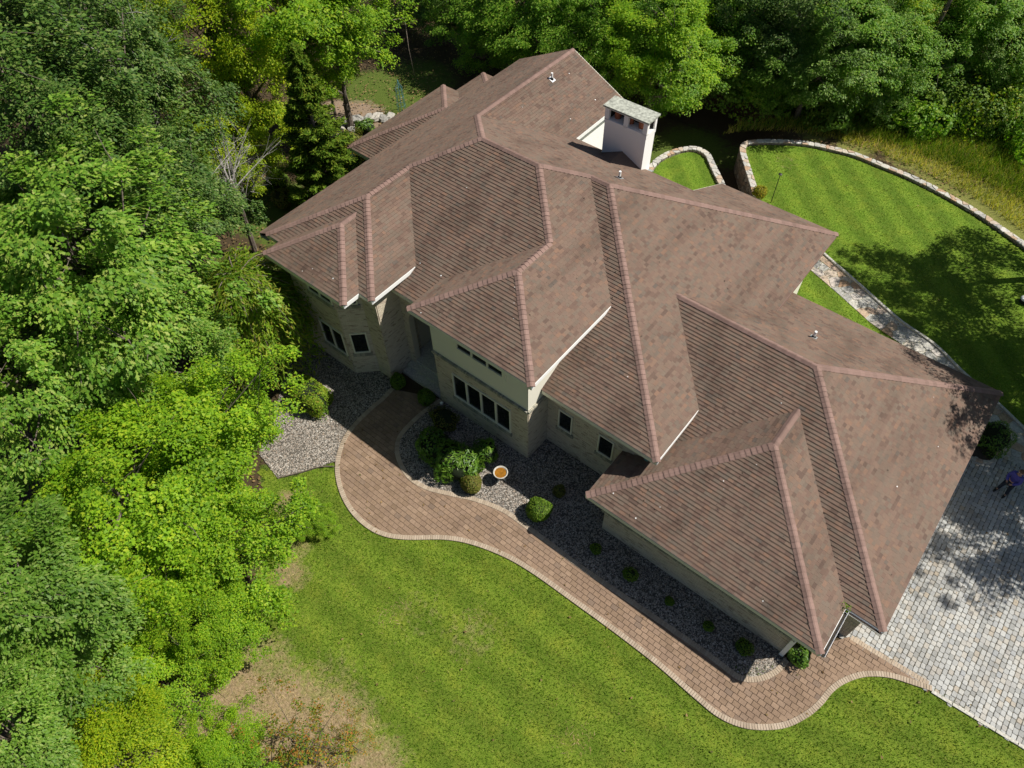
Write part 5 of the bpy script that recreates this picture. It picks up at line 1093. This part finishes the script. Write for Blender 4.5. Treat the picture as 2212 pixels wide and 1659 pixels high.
for i, (x_, y_, R_) in enumerate([(2030, 262, 1.1), (2075, 245, 1.3), (2120, 262, 1.2), (2165, 250, 1.4), (2205, 275, 1.3), (2150, 205, 1.5), (2200, 225, 1.5), (2095, 200, 1.4), (2225, 315, 1.1), (2050, 215, 1.3), (2180, 165, 1.5), (2230, 180, 1.6)]):
    q = at(x_, y_, .8); lf_ = ('forest', 'box', 'grey', 'willow')[i % 4]
    shrub((q[0], q[1], -.1), R_, R_*.95, R_*.9, lf_, .2, 1700, {'forest': 'green', 'grey': 'pale leaved', 'box': 'fresh green', 'willow': 'olive'}[lf_]+' bramble mound on the far side of the meadow grass', 'bramble', group={'forest': 'green', 'grey': 'pale', 'box': 'fresh', 'willow': 'olive'}[lf_]+' bramble mounds', rough=.4, core=False)
# ================================================================== SMALL THINGS
def rock(p_, s, seed):
    rg = np.random.default_rng(seed); mb = MB(); mb.lathe([(.3, -.3), (.8, -.25), (1, .1), (.8, .5), (.35, .7)], (0, 0, 0), 8); mb.v = [tuple(np.array(v)*s*np.array((1.2, .85, .8))*rg.uniform(.8, 1.2)) for v in mb.v]; o = mb.build('garden_rock', M['rock']); o.location = (*p_[:2], .02); o.rotation_euler.z = rg.uniform(0, 6); return o
for k, (x, y, s) in enumerate([(770, 262, .55), (752, 270, .4), (735, 280, .45), (722, 288, .5), (710, 290, .4), (700, 280, .35), (795, 258, .45), (812, 256, .5), (828, 258, .4), (760, 282, .35), (842, 252, .35), (745, 262, .3), (780, 318, .45), (690, 270, .3)]):
    tag(rock(at(x, y), s, k), 'angular grey brown rock in the rock garden by the left eaves', 'rock', 'rocks of the rock garden')
# bird bath
q = at(1082, 1036); bb = empty('bird_bath', (q[0], q[1], .02)); tag(bb, 'pale concrete bird bath filled with rusty brown water', 'bird bath')
MB().lathe([(.06, .40), (.2, .42), (.29, .52), (.32, .60), (.31, .62), (.275, .61), (.25, .55), (.1, .5)], (0, 0, 0), 24).build('bowl', M['concrete'], bb, True)
MB().lathe([(.01, .555), (.255, .562), (.255, .566), (.01, .567)], (0, 0, 0), 24).build('water', M['rust'], bb)
for k in range(3): a_ = 2.1*k+.5; MB().tube([(.2*math.cos(a_), .2*math.sin(a_), -.02), (.1*math.cos(a_), .1*math.sin(a_), .2), (.16*math.cos(a_), .16*math.sin(a_), .45)], [.05, .035, .05], 8).build('leg', M['concrete'], bb)
# garden obelisk
q = at(868, 238); ob = empty('garden_obelisk', (q[0], q[1], 0)); tag(ob, 'blue green metal garden obelisk in the dappled back yard', 'obelisk'); R0 = .3
for k in range(8): a_ = k*.785; MB().tube([(R0*math.cos(a_), R0*math.sin(a_), 0), (R0*.72*math.cos(a_), R0*.72*math.sin(a_), 1.5), (R0*.9*math.cos(a_), R0*.9*math.sin(a_), 1.62), (.02*math.cos(a_), .02*math.sin(a_), 2.0)], .014, 5).build('rod', M['teal'], ob)
for z_, r_ in ((.4, .27), (1.0, .24), (1.5, .22)): MB().tube([(r_*math.cos(t_), r_*math.sin(t_), z_) for t_ in np.linspace(0, 6.2832, 17)], .012, 5).build('hoop', M['teal'], ob)
MB().lathe([(.02, 1.98), (.06, 2.03), (.05, 2.1), (.01, 2.18)], (0, 0, 0), 10).build('finial', M['teal'], ob)
# thin pole on the lawn
q = at(1665, 438); pl_ = empty('garden_pole', (q[0], q[1], 0)); tag(pl_, 'thin black pole with a small flat top on the back lawn', 'pole'); MB().tube([(0, 0, -.05), (0, 0, 1.95)], .022, 8).build('shaft', M['black'], pl_); MB().lathe([(.03, 1.93), (.11, 1.96), (.11, 1.98), (.02, 2.02)], (0, 0, 0), 10).build('top_plate', M['black'], pl_)
# white dish at the lawn edge
q = at(2211, 653); ds = empty('garden_dish', (q[0], q[1], 0)); tag(ds, 'round white dish with a dark blue base on the shaded back lawn', 'dish'); MB().lathe([(.2, 0), (.24, .12), (.26, .2), (.25, .22)], (0, 0, 0), 18).build('base', M['black'], ds); MB().lathe([(.24, .2), (.25, .25), (.15, .3), (.02, .31)], (0, 0, 0), 18).build('lid', M['white'], ds, True)
# ------------------------------------------------ person
def skinmesh(name, nodes, edges, matr, parent, sub=2, rootv=0):
    me = bpy.data.meshes.new(name); me.from_pydata([n[:3] for n in nodes], edges, []); o = obj(name, me, matr, parent); md = o.modifiers.new('skin', 'SKIN'); md.use_smooth_shade = True
    for i, n in enumerate(nodes): r_ = n[3]; me.skin_vertices[0].data[i].radius = r_ if isinstance(r_, tuple) else (r_, r_)
    me.skin_vertices[0].data[rootv].use_root = True; sb = o.modifiers.new('sub', 'SUBSURF'); sb.levels = sb.render_levels = sub; return o
pq = at(2160, 1064); pr = empty('person', (pq[0], pq[1], .03)); tag(pr, 'standing person in a blue shirt and navy trousers looking down at a controller', 'person')
FACE = R(-112); pr.rotation_euler.z = FACE-math.pi/2      # figure is modelled facing +y
J = [(0, 0, .93, (.15, .11)), (0, .01, 1.12, (.15, .10)), (0, .02, 1.32, (.17, .11)), (0, .02, 1.45, (.10, .08)), (0, .03, 1.53, .055), (0, .06, 1.62, .085), (0, .075, 1.70, .09), (0, .06, 1.77, .06),
     (.19, .02, 1.42, .065), (.25, .08, 1.16, .048), (.11, .33, 1.10, .036), (.06, .40, 1.10, .03), (-.19, .02, 1.42, .065), (-.25, .08, 1.16, .048), (-.11, .33, 1.10, .036), (-.06, .40, 1.10, .03),
     (.11, 0, .86, .095), (.15, .05, .48, .06), (.17, .0, .09, .042), (.18, .16, .05, .035), (-.11, 0, .86, .095), (-.15, .03, .48, .06), (-.19, -.04, .09, .042), (-.21, .12, .05, .035)]
Ed = [(0, 1), (1, 2), (2, 3), (3, 4), (4, 5), (5, 6), (6, 7), (2, 8), (8, 9), (9, 10), (10, 11), (2, 12), (12, 13), (13, 14), (14, 15), (0, 16), (16, 17), (17, 18), (18, 19), (0, 20), (20, 21), (21, 22), (22, 23)]
nb = len(J); J2 = list(J); E2 = list(Ed)
for wr, sg in ((11, 1), (15, -1)):   # five fingers on each hand
    bx_, by_, bz_ = J[wr][:3]
    for k in range(4):
        off = (k-1.5)*.018; i0 = len(J2); J2 += [(bx_-sg*.012, by_+.03, bz_+off, .011), (bx_-sg*.03, by_+.06+.006*(k in (1, 2)), bz_+off, .009), (bx_-sg*.05, by_+.05, bz_+off, .008)]; E2 += [(wr, i0), (i0, i0+1), (i0+1, i0+2)]
    i0 = len(J2); J2 += [(bx_-sg*.005, by_-.01, bz_+.035, .011), (bx_-sg*.025, by_+.015, bz_+.05, .009)]; E2 += [(wr, i0), (i0, i0+1)]
skinmesh('body', J2, E2, M['skin'], pr)
def grow(ids, k, cut=None): m_ = {v: i for i, v in enumerate(ids)}; return [(*J[i][:3], tuple(q+k for q in J[i][3]) if isinstance(J[i][3], tuple) else J[i][3]+k) for i in ids], [(m_[a_], m_[b2]) for a_, b2 in Ed if a_ in m_ and b2 in m_]
nn_, ee = grow([0, 1, 2, 3, 8, 9, 10, 12, 13, 14], .022); skinmesh('shirt', nn_, ee, M['shirt'], pr)
nn_, ee = grow([0, 16, 17, 18, 20, 21, 22], .02); skinmesh('trousers', nn_, ee, M['trousers'], pr)
for i, j in ((18, 19), (22, 23)):
    x, y, z, r_ = J[i]; x2, y2, z2, _ = J[j]; MB().prism([(x-.045, y-.06), (x+.045, y-.06), (x2+.05, y2), (x2+.03, y2+.07), (x2-.03, y2+.07), (x2-.05, y2)], -.02, .095, .015, .02).build('shoe', M['black'], pr)
hm = MB(); hm.lathe([(.088, -.02), (.1, .03), (.092, .075), (.055, .105), (.01, .115)], (0, .05, 1.70), 14); hm.build('hair', M['hair'], pr, True)
nz = MB(); nz.obox((0, .165, 1.665), (.013, 0, 0), (0, .016, .004), (0, 0, .026)); nz.build('nose', M['skin'], pr)
for s in (-1, 1): MB().lathe([(.004, -.008), (.012, 0), (.004, .008)], (s*.033, .145, 1.70), 8).build('eye', M['white'], pr); MB().lathe([(.01, -.03), (.02, 0), (.01, .03)], (s*.098, .06, 1.69), 8).build('ear', M['skin'], pr)
MB().obox((0, .15, 1.625), (.025, 0, 0), (0, .006, 0), (0, 0, .006)).build('mouth', M['clay'], pr)
ctrl = MB(); ctrl.obox((0, 0, 0), (.075, 0, 0), (0, .045, .012), (0, -.005, .018)); co = ctrl.build('drone_controller', M['black']); co.parent = None
mw = Matrix.Translation((pq[0], pq[1], .03)) @ Matrix.Rotation(FACE-math.pi/2, 4, 'Z') @ Matrix.Translation((0, .45, 1.11)); co.matrix_world = mw; tag(co, 'small black controller held in the hands of the standing person', 'controller')
